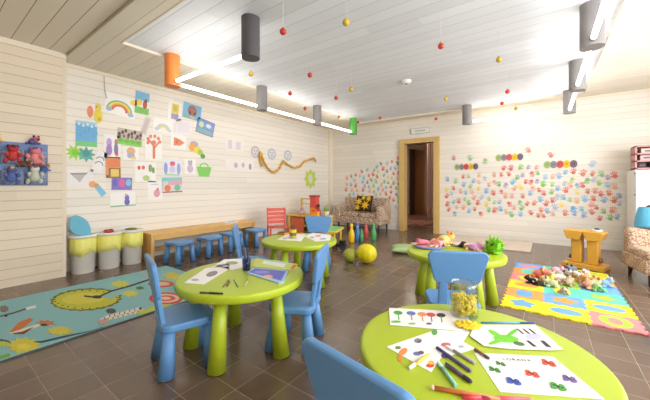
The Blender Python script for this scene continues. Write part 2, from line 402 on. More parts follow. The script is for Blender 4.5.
tubelight((.33, 1.98, Zt), (.33, 3.36, Zt), 'glowing tube light at upper right running off the top of the photo')
# smoke detector
t = empty('smoke_detector', (-1.67, 4.35, HT), 0, 'round white smoke detector on the ceiling', 'smoke detector')
f = MB(); f.lathe([(.07, 0), (.07, -.012), (.055, -.04), (.02, -.045)], seg=24); f.build('body', m_white, t)
f = MB(); f.lathe([(.02, -.045), (.018, -.052)], seg=14); f.build('sensor', cm(90, 90, 90), t)

# hanging baubles
m_red = mat('red_bauble', (196, 54, 44), .2, .05); m_gold = mat('gold_bauble', (206, 170, 56), .25, .05); m_str = mat('thread', (230, 228, 226), .7, 0)
baub = [(283, 31.6, 'r', 'red bauble hanging nearest the camera, right of the charcoal cylinder'), (310, 75, 'r', 'red bauble hanging straight below the first red one, over left tables'),
        (290, 93.5, 'r', 'small red bauble between the two middle grey cylinders, further left'), (251, 74, 'g', 'gold bauble hanging just below the charcoal cylinder'),
        (346, 22.5, 'g', 'gold bauble at top centre of the ceiling'), (441, 46, 'r', 'red bauble on a long thread right of ceiling centre'),
        (351, 89.4, 'g', 'gold bauble hanging left of the smoke detector'), (336, 98, 'r', 'red bauble just left of and below the gold one by the smoke detector'),
        (446, 99, 'g', 'tiny gold bauble hanging right of the smoke detector before the end wall'), (499, 59.7, 'g', 'gold bauble hanging at right centre of the ceiling'),
        (507.5, 91.6, 'r', 'red bauble hanging under the gold one at right'), (502, 103.4, 'r', 'lower red bauble of the right hand cluster'),
        (516, 108.6, 'g', 'gold bauble near the end wall tube light at right'), (358, 122, 'r', 'small red bauble beside the green cylinder'),
        (380, 118, 'r', 'small red bauble between green cylinder and doorway'), (436, 119, 'r', 'small red bauble above the right side of the doorway'),
        (339, 117, 'g', 'small gold bauble just left of the green cylinder'), (305, 108.7, 'r', 'small red bauble beside the second grey cylinder of left row')]
for u, v, k, lb in baub:
    zz = 2.36; p = ray(u, v, z=zz)
    t = empty('hanging_bauble', p, 0, lb, 'bauble', 'baubles hung on threads from the ceiling')
    f = MB(); f.ball((0, 0, 0), (.028, .028, .028), 0, 16, 10); f.build('ball', m_red if k == 'r' else m_gold, t)
    f = MB(); f.cone((0, 0, .026), (0, 0, .038), .008, .008, 10); f.build('cap', mat('gold_cap', (200, 170, 90), .3, 0, metal=1), t)
    f = MB(); f.cone((0, 0, .036), (0, 0, HT-zz), .0016, .0016, 5); f.build('thread', m_str, t)

# ---------------------------------------------------------------- kids' furniture
def leg_mb(x, y, z1, r0, r1, splay=.02):
    f = MB(); d = Vector((x, y)).normalized()*splay
    p0 = Vector((x+d.x, y+d.y, 0)); p1 = Vector((x, y, z1))
    f.cone(p0+Vector((0, 0, .004)), p1, r0, r1, 20, smooth=True)
    return f
def make_chair():
    t = empty('toddler_chair', (0, 0, 0)); t['category'] = 'chair'
    # faces +y ; seat top .30
    f = MB(); pts = rrect(.33, .31, .06, 5)
    f.prism(pts, .045, Matrix.Translation((0, 0, .255))); f.build('seat', m_blue, t, .012, 3)
    for sx in (-1, 1):
        for sy in (-1, 1): leg_mb(sx*.115, sy*.105, .262, .046, .030, .035).build('leg', m_blue, t)
    # backrest leaning slightly backwards
    M = Matrix.Translation((0, -.135, .29)) @ Matrix.Rotation(math.radians(9), 4, 'X') @ Matrix.Rotation(PI/2, 4, 'X')
    b = MB(); o2 = [(x, y+.27) for x, y in rrect(.30, .22, .04, 5, top=.375)]
    b.prism(o2, .028, M @ Matrix.Translation((0, 0, -.014))); b.build('backrest', m_blue, t, .009, 3)
    for s in (-1, 1):
        b = MB(); b.prism([(s*.085-.032, -.03), (s*.085+.032, -.03), (s*.085+.026, .19), (s*.085-.026, .19)], .026, M @ Matrix.Translation((0, 0, -.013)))
        b.build('back_post', m_blue, t, .006, 2)
    return t
chair0 = make_chair(); used = [False]
def place_chair(x, y, fx, fy, label):
    rz = math.atan2(fy, fx)-PI/2
    if not used[0]:
        used[0] = True; chair0.location = (x, y, 0); chair0.rotation_euler = (0, 0, rz); chair0['label'] = label; chair0['group'] = "small blue chairs round the lime tables"; return
    dup(chair0, (x, y, 0), rz, label)
place_chair(-1.83, 1.01, .30, .95, 'small blue plastic chair left of the nearer left lime table, beside the rug')
place_chair(-1.41, 1.585, -.9, -.42, 'small blue plastic chair on the right side of the nearer left lime table')
place_chair(-.54, 2.27, -.43, .9, 'small blue plastic chair with its back to the glass jar, at the table with toys')
place_chair(-.350, .825, .19, .98, 'closest blue plastic chair, only its backrest in view at bottom centre')
place_chair(-2.53, 2.16, .68, .73, 'small blue plastic chair seen edge on behind the pen cup, left of far lime table')
place_chair(-2.42, 3.13, .5, -.86, 'light blue plastic chair facing the camera behind the far lime table')

def make_table():
    t = empty('round_table', (0, 0, 0)); t['category'] = 'table'
    f = MB(); R0 = .425
    f.lathe([(.0001, .425), (R0-.02, .425), (R0-.007, .429), (R0-.003, .436), (R0, .450), (R0, .468), (R0-.003, .475), (R0-.009, .479), (R0-.018, .480), (.0001, .480)], seg=72)
    f.build('tabletop', m_lime, t)
    for k in range(5):
        a = 2*PI/5*k; leg_mb(.29*math.cos(a), .29*math.sin(a), .43, .054, .034, .045).build('leg', m_lime, t)
    return t
tb = make_table(); tb['label'] = 'lime green round table with open books and pen cup, at left'; tb['group'] = 'lime green round tables'
tb.location = (-1.70, 1.35, 0); tb.rotation_euler = (0, 0, math.radians(8))
T2C = (-2.27, 2.61); T3C = (-.68, 2.98); T4C = (-.225, 1.26)
dup(tb, (*T2C, 0), math.radians(64), 'farthest lime green round table, with papers and a yellow cup')
dup(tb, (*T3C, 0), math.radians(29), 'lime green round table carrying dolls and a green plush, right of centre')
dup(tb, (*T4C, 0), math.radians(50), 'closest lime green round table with glass jar, drawings and markers')

def make_stool():
    t = empty('toddler_stool', (0, 0, 0)); t['category'] = 'stool'
    f = MB(); f.prism(rrect(.31, .31, .07, 5), .045, Matrix.Translation((0, 0, .255))); f.build('seat', m_blue, t, .012, 3)
    for sx in (-1, 1):
        for sy in (-1, 1): leg_mb(sx*.105, sy*.105, .262, .042, .028, .03).build('leg', m_blue, t)
    return t
st0 = make_stool(); st0['group'] = 'blue stools in front of the pine bench'
spots = [(-4.20, 2.24, .15, 'blue stool nearest the bins, first in the row before the pine bench'), (-4.21, 2.72, .1, 'second blue stool from the bins in the row before the bench'),
         (-4.25, 3.15, .05, 'third blue stool from the bins in the row before the bench'), (-4.22, 3.66, .12, 'farthest blue stool of the row, beside the red folding chair')]
for i, (x, y, a, lb) in enumerate(spots):
    if i == 0: st0.location = (x, y, 0); st0.rotation_euler = (0, 0, a); st0['label'] = lb
    else: dup(st0, (x, y, 0), a, lb)

# ---------------------------------------------------------------- pine bench
m_p2 = mat('pine', (230, 184, 112), .5, .12, 7)
t = empty('pine_bench', (XL+.2, 2.935, 0), 0, 'long low pine wood bench along the left wall behind the blue stools', 'bench')
L = 1.91
f = MB(); f.box((0, 0, .385), (.36, L, .04)); f.build('seat', m_p2, t, .005)
for s in (-1, 1):
    f = MB(); f.box((0, s*(L/2-.03), .183), (.34, .045, .366)); f.build('end_panel', m_p2, t, .005)
f = MB(); f.box((.14, 0, .33), (.03, L-.12, .07)); f.build('apron', m_p2, t, .004)
f = MB(); f.box((-.10, 0, .12), (.05, L-.12, .06)); f.build('stretcher', m_p2, t, .004)
c = ray(226, 221, z=.42)
f = MB(); f.box((0, 0, .006), (.16, .24, .012)); f.box((.02, .01, .0135), (.1, .16, .003), 1); o = f.build('magazine', [m_paper, cm(150, 190, 215)]); o.location = (-4.66, 3.45, .405); o.rotation_euler = (0, 0, .3)
tag(o, 'pale magazine lying on the pine bench', 'magazine')

# ---------------------------------------------------------------- bins
m_bag = mat('yellow_bin_liner', (246, 238, 130), .5, .14, 26)
for i, (u, v, lb) in enumerate(((81, 274, 'white bin with yellow liner in the corner, a blue shape on top'), (105, 268, 'middle white bin with yellow liner and red rag on the rim'), (130, 263.5, 'white bin with yellow liner nearest the pine bench'))):
    p = [(-4.69, 1.26), (-4.68, 1.535), (-4.68, 1.81)][i]
    t = empty('waste_bin', (*p, 0), 0, lb, 'bin', 'white bins with yellow liners')
    f = MB(); f.lathe([(.112, 0), (.116, .004), (.126, .44), (.128, .44), (.118, .435), (.108, .012), (.0001, .012)], seg=32, closed=True); f.build('body', m_white, t)
    # liner folded over the rim, wavy lower hem
    f = MB(); n = 48; vs = []; fs = []
    prof = [(.112, .37), (.118, .436), (.131, .438), (.134, .42), (.133, .33), (.131, .24)]
    for k, (r, z) in enumerate(prof):
        for j in range(n):
            a = 2*PI*j/n; w = .0022*math.sin(a*13+i)+.0015*math.sin(a*7)
            zz = z+(0 if k < 4 else (.009*math.sin(a*3+i*2)+.006*math.sin(a*5)))*(k-3)
            vs.append(((r+w+.002)*math.cos(a), (r+w+.002)*math.sin(a), zz))
    for k in range(len(prof)-1):
        for j in range(n): fs.append((k*n+j, k*n+(j+1) % n, (k+1)*n+(j+1) % n, (k+1)*n+j))
    f.add(vs, fs, 0, True); o = f.build('liner', m_bag, t); so = o.modifiers.new('thickness', 'SOLIDIFY'); so.thickness = .0015
    f = MB(); f.lathe([(.108, .452), (.110, .472), (.140, .472), (.143, .462), (.140, .440), (.137, .440)][::-1], seg=32, closed=True); f.build('rim', m_white, t)
f = MB(); pts = []
for k in range(40):
    a = 2*PI*k/40; pts.append((.115*math.cos(a)*(1+.15*math.sin(2*a)), .085*math.sin(a)*(1+.15*math.cos(a+1))))
f.prism([(x*1.3, y*1.25) for x, y in pts], .018); o = f.build('foam_shape', cm(104, 178, 206), bevel=.006); o.location = (-4.71, 1.24, .575)
o.rotation_euler = (math.radians(10), math.radians(62), math.radians(20)); tag(o, 'blue rounded foam shape leaning up on the corner bin', 'foam shape')
f = MB()
for k in range(7): f.ball((.03*math.cos(k*2.1), .04*math.sin(k*1.7), .004*k), (.045, .03, .014), 0, 10, 6)
o = f.build('red_cloth', cm(190, 76, 66, .9)); o.location = (-4.68, 1.53, .474); tag(o, 'crumpled red cloth lying on the middle bin', 'cloth')
f = MB(); f.lathe([(.07, 0), (.072, .012), (.03, .02), (.0001, .02)], seg=24); o = f.build('bin_cover', cm(120, 134, 60, .7)); o.location = (-4.68, 1.80, .474); tag(o, 'small olive disc on top of the bin nearest the bench', 'disc')

# ---------------------------------------------------------------- red folding chair
t = empty('folding_chair', (-4.05, 4.05, 0), math.radians(-122), 'red wooden slatted children chair standing between stools and play kitchen', 'chair')
m_rc = mat('red_paint', (222, 84, 62), .45, .06)
for s in (-1, 1):
    f = MB(); f.box((s*.17, -.13, .33), (.03, .03, .66), rx=math.radians(6)); f.build('back_post', m_rc, t, .004)
    f = MB(); f.box((s*.17, .14, .15), (.03, .03, .30)); f.build('leg', m_rc, t, .004)
f = MB()
for k in range(4): f.box((0, -.10+.08*k, .31), (.35, .065, .018))
f.build('seat', m_rc, t, .003)
for k in range(4):
    f = MB(); f.box((0, -.155+.0-.008*k, .385+.078*k), (.34, .016, .058), rx=math.radians(6)); f.build('back_slat', m_rc, t, .003)

# ---------------------------------------------------------------- play kitchen corner
m_yw = mat('yellow_wood', (236, 190, 84), .5, .08, 9)
t = empty('play_counter', (-4.22, 5.22, 0), 0, 'low wooden play counter with pine top in the far left corner', 'play kitchen')
f = MB(); f.box((0, 0, .41), (1.0, .46, .03)); f.build('top', m_yw, t, .005)
for s in (-1, 1):
    f = MB(); f.box((s*.45, 0, .197), (.04, .42, .394)); f.build('side_panel', m_yw, t, .004)
f = MB(); f.box((0, .19, .2), (.86, .02, .38)); f.build('back_panel', m_p2, t)
f = MB(); f.box((-.22, -.18, .2), (.36, .02, .34)); f.build('door', cm(226, 110, 70), t, .004)
f = MB(); f.box((-.22, 0, .2), (.40, .36, .02)); f.box((.2, 0, .2), (.44, .36, .02)); f.build('shelf', m_yw, t)
f = MB()
for x, z, w, h in ((-.35, .60, .025, .36), (-.06, .60, .025, .36)): f.box((x, .12, z), (w, .05, h))
f.box((-.205, .12, .775), (.31, .05, .025)); f.box((-.205, .12, .66), (.28, .05, .02)); f.build('rack', m_yw, t, .003)
def blocktoy(name, loc, parts, label, cat, group=None):
    r = empty(name, loc, 0, label, cat, group)
    for pn, mb, m in parts: mb.build(pn, m, r)
    return r
b1 = MB(); b1.box((0, 0, .20), (.16, .14, .40)); b2 = MB(); b2.box((0, 0, .42), (.18, .16, .04)); b3 = MB(); b3.box((0, -.072, .1), (.12, .006, .14))
blocktoy('toy_tower', (-4.12, 5.25, .425), [('body', b1, cm(226, 92, 74)), ('cap', b2, cm(170, 60, 90)), ('front_door', b3, cm(240, 160, 50))], 'tall red toy house tower standing on the play counter', 'toy')
b1 = MB(); b1.lathe([(.05, 0), (.055, .12), (.03, .14), (.03, .18), (.001, .19)], seg=18); b2 = MB(); b2.ball((0, 0, .22), (.035, .035, .04))
blocktoy('toy_doll', (-3.96, 5.18, .425), [('dress', b1, cm(170, 60, 60)), ('head', b2, cm(96, 54, 50))], 'dark red toy figure next to the red tower on the counter', 'toy')
b1 = MB(); b1.box((0, 0, .05), (.2, .1, .1)); b2 = MB(); b2.ball((0, 0, .12), (.07, .05, .04))
blocktoy('toy_basket', (-4.0, 5.10, .425), [('basket', b1, cm(246, 168, 50)), ('fruit', b2, cm(230, 90, 60))], 'orange toy basket at the front of the play counter', 'toy')
b1 = MB(); b1.lathe([(.045, 0), (.06, .09), (.055, .1)], seg=18); b2 = MB(); b2.ball((0, 0, .13), (.055, .055, .05)); b3 = MB(); b3.ball((0, 0, .19), (.03, .03, .03))
blocktoy('potted_plant', (-3.79, 5.24, .425), [('pot', b1, cm(236, 230, 210)), ('leaves', b2, cm(130, 170, 70)), ('top_tuft', b3, cm(180, 190, 60))], 'small green plant in a white pot at the right end of the counter', 'plant')
b1 = MB(); b1.ball((0, 0, .07), (.1, .07, .07)); b2 = MB(); b2.ball((.06, -.04, .14), (.04, .04, .04))
blocktoy('plush_toy', (-4.40, 5.12, .425), [('body', b1, cm(222, 190, 190)), ('head', b2, cm(200, 170, 170))], 'pale pink plush toy lying under the rack on the counter', 'toy')
# green topped activity table with yellow rim
t = empty('activity_table', (-3.22, 4.45, 0), math.radians(20), 'low play table with green top and yellow edge left of the bowling pins', 'table')
f = MB(); f.prism(rrect(.55, .62, .06), .03, Matrix.Translation((0, 0, .27))); f.build('frame', cm(240, 196, 60), t, .006)
f = MB(); f.prism(rrect(.49, .56, .05), .008, Matrix.Translation((0, 0, .30))); f.build('top', cm(122, 200, 130), t)
for sx in (-1, 1):
    for sy in (-1, 1):
        f = MB(); f.cone((sx*.21, sy*.24, 0), (sx*.21, sy*.24, .27), .02, .02, 12); f.build('leg', cm(240, 196, 60), t)
c = ray(341, 243, z=0)
t = empty('toy_truck', (-2.83, 4.28, 0), math.radians(15), 'small black toy truck parked under the green topped play table', 'toy')
f = MB(); f.box((0, 0, .07), (.24, .11, .06)); f.build('body', m_black, t, .008); f = MB(); f.box((.06, 0, .128), (.09, .1, .055)); f.build('cab', m_black, t, .006)
for sx in (-1, 1):
    for sy in (-1, 1):
        f = MB(); f.cone((sx*.075, sy*.04, .035), (sx*.075, sy*.07, .035), .035, .035, 16); f.build('wheel', cm(60, 50, 60), t)

# ---------------------------------------------------------------- bowling pins and balls
prof = [(.028, 0), (.034, .02), (.042, .08), (.036, .14), (.018, .19), (.016, .205), (.022, .225), (.020, .25), (.008, .265), (.0001, .268)]
for (u, v, k, lb, s) in ((351.5, 242.5, (240, 200, 20), 'yellow bowling pin, leftmost of the row before the sofa', 1.15), (357.5, 241.5, (70, 124, 196), 'blue bowling pin right of the yellow pin', 1.15),
                         (361.5, 242, (60, 160, 90), 'short green bowling pin between the blue and the red pin', .8), (366, 238, (222, 92, 84), 'red bowling pin in the row before the sofa', 1.0), (373.5, 240.5, (80, 170, 96), 'green bowling pin at the right end of the row', 1.1)):
    p = ray(u, v, z=0); t = empty('bowling_pin', (p.x, p.y, 0), 0, lb, 'bowling pin', 'toy bowling pins')
    f = MB(); f.lathe([(r*1.25*s, z*1.2*s) for r, z in prof], seg=20); f.build('pin_body', cm(*k, .35), t)
    f = MB(); f.lathe([(.0235*s, .245*s), (.0235*s, .255*s)], seg=20, closed=True); f.build('neck_band', m_white, t)
def ribball(u, v, r, col, lb):
    p = ray(u, v, z=0); f = MB(); n = 48; vs = []; fs = []; rings = 16
    for k in range(rings+1):
        ph = -PI/2+PI*k/rings
        for j in range(n):
            a = 2*PI*j/n; rr = r*(1-.05*(1 if j % 4 == 0 else 0)*math.cos(ph))
            vs.append((rr*math.cos(ph)*math.cos(a), rr*math.cos(ph)*math.sin(a), r*.93*math.sin(ph)+r*.93))
    for k in range(rings):
        for j in range(n): fs.append((k*n+j, k*n+(j+1) % n, (k+1)*n+(j+1) % n, (k+1)*n+j))
    f.add(vs, fs, 0, True); o = f.build('toy_ball', cm(*col, .4)); o.location = (p.x, p.y, 0); tag(o, lb, 'ball', 'balls on the floor')
ribball(366.5, 263, .145, (232, 214, 20), 'large yellow ribbed ball on the tiled floor')
ribball(350, 262, .102, (170, 176, 60), 'smaller olive green ball touching the yellow ball')
# green cushion
def cushion(name, mats, w, d, h, n=14):
    f = MB(); vs = []; fs = []
    for sgn in (1, -1):
        for i in range(n+1):
            for j in range(n+1):
                a = 2*i/n-1; b = 2*j/n-1
                k = max(0, (1-a*a)*(1-b*b))**.42
                pin = 1-.07*(1-abs(a)*abs(b))
                vs.append((a*w/2*(1-.06*(1-b*b)), b*d/2*(1-.06*(1-a*a)), sgn*h/2*k))
    m_ = n+1
    for s in (0, 1):
        for i in range(n):
            for j in range(n):
                q = [s*m_*m_+i*m_+j, s*m_*m_+(i+1)*m_+j, s*m_*m_+(i+1)*m_+j+1, s*m_*m_+i*m_+j+1]
                fs.append(q if s == 0 else q[::-1])
    f.add(vs, fs, 0, True); return f
o = cushion('floor_cushion', None, .52, .46, .12).build('floor_cushion', cm(170, 194, 140, .9)); o.location = (-1.80, 4.74, .062); o.rotation_euler = (0, 0, .4)
tag(o, 'pale green cushion lying on the floor behind the toy table', 'cushion')

# ---------------------------------------------------------------- sofa
m_sofa = diamond_mat('sofa_fabric', (204, 180, 154), (150, 122, 104), (222, 202, 178), 22)
SX0, SX1, SY0, SY1 = -4.28, -2.98, 6.22, 6.83
t = empty('sofa', ((SX0+SX1)/2, (SY0+SY1)/2, 0), 0, 'small brown patterned two seat sofa against the end wall', 'sofa')
w = SX1-SX0; d = SY1-SY0
f = MB(); f.box((0, .0, .24), (w-.06, d-.04, .16)); f.build('base', m_sofa, t, .03, 3)
f = MB(); f.box((-(w/4-.06), -.04, .37), (w/2-.16, d-.2, .11)); f.build('seat_cushion', m_sofa, t, .035, 3)
f = MB(); f.box(((w/4-.06), -.04, .37), (w/2-.16, d-.2, .11)); f.build('seat_cushion', m_sofa, t, .035, 3)
f = MB(); f.box((0, d/2-.09, .53), (w-.1, .16, .50), rx=math.radians(-6)); f.build('backrest', m_sofa, t, .05, 3)
for s in (-1, 1):
    f = MB(); f.box((s*(w/2-.08), 0, .42), (.15, d-.04, .36)); f.build('arm', m_sofa, t, .05, 3)
    for sy in (-1, 1):
        f = MB(); f.cone((s*(w/2-.1), sy*(d/2-.09), 0), (s*(w/2-.1), sy*(d/2-.09), .17), .018, .026, 12); f.build('leg', mat('dark_wood', (70, 44, 34), .5, .1), t)
m_pc = cm(60, 44, 28, .9)
f = cushion('x', None, .46, .40, .13)
f.M = Matrix.Identity(4)
o = f.build('throw_pillow', m_pc); o.location = (-3.55, 6.47, .64); o.rotation_euler = (math.radians(72), 0, 0)
tag(o, 'dark pillow with yellow flower print on the sofa', 'pillow')
f = MB()
for k, (a, b, r) in enumerate(((-.11, .03, .10), (.07, -.05, .12), (.14, .11, .08), (0, .13, .07), (-.13, -.12, .08))):
    f.prism(star(r, r*.45, 7, a, b, k), .008, Matrix.Translation((0, 0, .058-.0*k)))
o2 = f.build('flower_print', cm(236, 190, 40, .8), o)

# ---------------------------------------------------------------- handprints and banners on the end wall
def hand_mb(s, mirror, rot, spread=1.0):
    f = MB(); Mx = Matrix.Rotation(rot, 4, 'Z') @ Matrix.Scale(s, 4)
    if mirror: Mx = Mx @ Matrix.Scale(-1, 4, (1, 0, 0))
    f.prism(ell(.34, .38, 14), .02, Mx)
    for a, L, w, ox, oy in ((28, .36, .085, .25, .34), (8, .45, .09, .09, .44), (-10, .42, .09, -.09, .42), (-28, .32, .08, -.24, .33)):
        r = math.radians(90-a*spread); f.prism(ell(L/2+.04, w, 10, ox+math.cos(r)*L/2, oy+math.sin(r)*L/2, r), .02, Mx)
    r = math.radians(20); f.prism(ell(.22, .09, 10, .44, .02, r), .02, Mx)
    return f
hcols = [((214, 90, 72), 30), ((232, 150, 130), 14), ((120, 168, 214), 20), ((96, 180, 220), 8), ((110, 180, 90), 12), ((150, 200, 120), 6), ((240, 214, 80), 6), ((160, 140, 200), 8), ((176, 190, 210), 8), ((232, 170, 140), 8)]
bag_ = [c for c, n in hcols for _ in range(n)]
M_wall = Matrix(((1, 0, 0, 0), (0, 0, -1, 0), (0, 1, 0, 0), (0, 0, 0, 1)))
fixed = [(529, 150, (226, 110, 84), 7), (551, 155, (222, 104, 80), 7), (543, 184, (96, 200, 50), 7.5), (552, 184.5, (140, 206, 90), 6), (521, 187, (240, 216, 70), 7.5), (486, 191, (90, 170, 220), 6.5), (577, 192, (240, 216, 80), 6),
         (615, 175, (224, 96, 72), 8), (583, 173, (226, 110, 90), 8), (602, 174, (130, 190, 110), 7.5), (592, 164, (150, 190, 224), 8), (459, 201, (220, 100, 84), 6.5), (566, 190, (222, 100, 72), 7.5), (609, 193, (226, 100, 70), 7),
         (604, 200, (130, 170, 220), 7.5), (573, 207, (84, 160, 222), 7.5), (612, 210, (230, 130, 96), 8), (592, 212, (224, 100, 80), 7), (572, 178, (150, 206, 80), 6.5), (599, 183, (136, 200, 96), 6.5), (520, 167, (110, 190, 80), 7), (511, 168, (216, 90, 80), 7),
         (532, 172, (210, 100, 90), 6.5), (608, 185, (140, 190, 230), 7), (595, 191, (226, 130, 96), 7), (585, 199, (120, 190, 230), 8), (559, 176, (130, 180, 224), 7.5), (545, 177, (150, 190, 230), 7), (470, 158, (130, 190, 110), 7), (485, 159, (140, 190, 110), 7), (454, 158, (226, 130, 110), 6),
         (555, 207, (176, 190, 214), 8), (565, 213, (222, 120, 84), 7.5), (541, 210, (226, 120, 90), 6.5), (534, 203, (222, 110, 80), 6.5), (523, 196, (220, 100, 80), 6), (494, 210, (220, 90, 76), 7), (489, 210, (110, 180, 80), 6), (501, 209, (96, 170, 214), 6.5)]
pr = [(u, v, c, s) for u, v, c, s in fixed]
def tryadd(u, v, s, c):
    for a, b, _, q in pr:
        if (a-u)**2+(b-v)**2 < ((s+q)*.46)**2: return
    for bx0, bx1, bz in ((452, 481, 167), (493, 526, 157), (541, 580, 164)):
        if bx0 < u < bx1 and abs(v-bz) < 7: return
    pr.append((u, v, c, s))
rnd = random.Random(5)
for _ in range(4000):
    if len(pr) > 150: break
    u = rnd.uniform(446, 620); top = 176-(u-446)*.04 if u < 500 else 166; bot = 212+(u-446)*.045
    v = rnd.uniform(top, bot)
    if u > 575 and v < 172: continue
    tryadd(u, v, rnd.uniform(4.8, 6.6)+(u-446)*.008, rnd.choice(bag_))
nR = len(pr)
for _ in range(4000):
    if len(pr) > nR+92: break
    u = rnd.uniform(346, 399); v = rnd.uniform(178-(u-346)*.42, 206 if (u < 350 or u > 393) else 200)
    v = max(v, 158)
    tryadd(u, v, rnd.uniform(4.0, 5.4), rnd.choice(bag_+[(196, 206, 90), (110, 96, 110), (160, 190, 110)]))
pr.sort(key=lambda q: -q[3])
rest = MB(); restm = []; 
def hmat(c):
    return mat('print_paint_%d_%d_%d' % c, tuple(int(k*.74+60) for k in c), .8, .12, 60)
for i, (u, v, c, s) in enumerate(pr):
    p = ray(u, v, y=YB); Z = -p.x*math.sin(TH)+p.y*math.cos(TH)
    size = s*.78/FPX*Z*1.28
    rot = rnd.uniform(-.5, .5)+(PI if rnd.random() < .12 else 0)
    f = hand_mb(size*.72, rnd.random() < .5, rot, rnd.uniform(.8, 1.3))
    if i < 100:
        o = f.build('handprint', hmat(c), wall_back); o.matrix_world = Matrix.Translation((p.x, YB-.0005, p.z-size*.15)) @ M_wall
        o['label'] = 'painted handprint'
    else:
        if c not in restm: restm.append(c)
        Mx = Matrix.Translation((p.x, YB-.0005, p.z-size*.15)) @ M_wall
        o_ = len(rest.v); rest.add([Mx @ Vector(q) for q in f.v], f.f, restm.index(c))
o = rest.build('handprints', [hmat(c) for c in restm], wall_back); o['kind'] = 'stuff'; o['label'] = 'smaller painted handprints'
# name banners
for u0, u1, v, lb in ((455, 478, 166.8, 'row of coloured letter rounds right of doorway, lowest banner'), (496, 523, 157.3, 'row of coloured letter rounds at the top centre of the right handprints'), (544, 577, 164.3, 'row of coloured letter rounds furthest right above the handprints')):
    a = ray(u0, v, y=YB); b = ray(u1, v, y=YB); L = b.x-a.x; n = 5; t = empty('letter_banner', ((a.x+b.x)/2, YB-.004, (a.z+b.z)/2), 0, lb, 'banner', 'letter banners above the handprints')
    for k, col in enumerate(((164, 190, 120), (150, 140, 150), (214, 92, 92), (240, 196, 50), (120, 104, 120))):
        f = MB(); r = L/n*.56; f.prism(ell(r, r*1.3, 20), .006, Matrix.Translation((-L/2+L*(k+.5)/n, 0, 0)) @ M_wall)
        q = f.build('letter_round', cm(*col), t)
        f = MB(); x0 = -L/2+L*(k+.5)/n
        for dx, dz, ww, hh in ((-.25, 0, .16, .9), (.25, 0, .16, .9), (0, .1 if k % 2 else .38, .6, .16)): f.box((x0+dx*r, -.007, dz*r), (ww*r, .002, hh*r))
        f.build('letter', cm(*[int(c_*.72) for c_ in col]), q)

# ---------------------------------------------------------------- drawings on the left wall
M_wl = Matrix(((0, 0, 1, 0), (1, 0, 0, 0), (0, 1, 0, 0), (0, 0, 0, 1)))      # local x -> +y, y -> up, z -> +x
def drawing(u0, v0, u1, v1, roll, label, items, bgc=(246, 242, 240), cat='drawing', group='drawings taped on the left wall', outline=None, x=XL):
    uc = (u0+u1)/2; vc = (v0+v1)/2
    a = ray(u0, vc, x=x); b = ray(u1, vc, x=x); c = ray(uc, v0, x=x); d = ray(uc, v1, x=x)
    w = b.y-a.y; h = c.z-d.z
    f = MB(); mats = []; mi = {}
    def M_(col):
        if col not in mi: mi[col] = len(mats); mats.append(cm(*[int(k*.84+250*.16) for k in col], .8))
        return mi[col]
    if bgc: f.prism(outline and [(p*w, q*h) for p, q in outline] or [(-w/2, -h/2), (w/2, -h/2), (w/2, h/2), (-w/2, h/2)], .002, None, M_(bgc))
    for k, (kind, col, *g) in enumerate(items):
        z = .002+.0004*(k+1) if bgc else .0; hh = .0006 if bgc else .003+.0006*k
        Mz = Matrix.Translation((0, 0, z-.0004 if bgc else 0))
        if kind == 'e': pts = [(p*w, q*h) for p, q in ell(g[2], g[3], 18, g[0], g[1])]
        elif kind == 'r': x0, y0, x1, y1 = g; pts = [(x0*w, y0*h), (x1*w, y0*h), (x1*w, y1*h), (x0*w, y1*h)]
        elif kind == 'p': pts = [(p*w, q*h) for p, q in g[0]]
        elif kind == 's': pts = star(g[2]*h, g[3]*h, g[4], g[0]*w, g[1]*h)
        elif kind == 'a':   # arc: cx, cy, r, thickness (in h units)
            cx, cy, r, th = g
            for j in range(12):
                a0 = PI*j/12; a1 = PI*(j+1)/12
                q = [(cx*w+rr*h*math.cos(aa)*1.08, cy*h+rr*h*math.sin(aa)) for rr, aa in ((r, a0), (r+th, a0), (r+th, a1), (r, a1))]
                f.prism(q, hh, Mz, M_(col))
            continue
        f.prism(pts, hh, Mz, M_(col))
    o = f.build('wall_drawing', mats); o.matrix_world = Matrix.Translation((x+.001, (a.y+b.y)/2, (c.z+d.z)/2)) @ Matrix.Rotation(roll, 4, 'X') @ M_wl
    return tag(o, label, cat, group)
P_ = (246, 242, 240)
def arcs(cx, cy, r, th, cols): return [('a', c_, cx, cy, r-th*i, th) for i, c_ in enumerate(cols)]
RB = [(110, 180, 110), (240, 220, 90), (240, 160, 60), (222, 90, 70)]
drawing(105, 95, 136, 116, -.12, 'white paper with a painted rainbow and small sun, top left of wall', arcs(-.03, -.3, .44, .07, RB)+[('e', (244, 214, 60), .36, .3, .08, .12), ('e', (160, 180, 220), -.36, -.3, .1, .1), ('e', (160, 180, 220), .34, -.34, .1, .1)])
drawing(135, 92, 149, 114, -.05, 'landscape painting with blue sky and green grass beside the rainbow', [('r', (110, 180, 226), -.5, .1, .5, .5), ('r', (110, 190, 80), -.5, -.5, .5, -.2), ('e', (240, 200, 80), -.2, 0, .2, .15), ('e', (190, 80, 60), .2, -.05, .16, .2), ('e', (120, 70, 50), .25, .12, .1, .1)])
drawing(87, 102, 104, 123, 0, 'yellow cut out animal with an orange tail, left of the rainbow', [('e', (232, 132, 96), -.32, 0, .18, .28), ('e', (232, 212, 50), .15, -.15, .26, .34), ('e', (226, 200, 60), .15, .25, .18, .22), ('e', (120, 100, 60), .05, .28, .04, .04), ('e', (210, 160, 60), .22, -.3, .1, .1)], bgc=None)
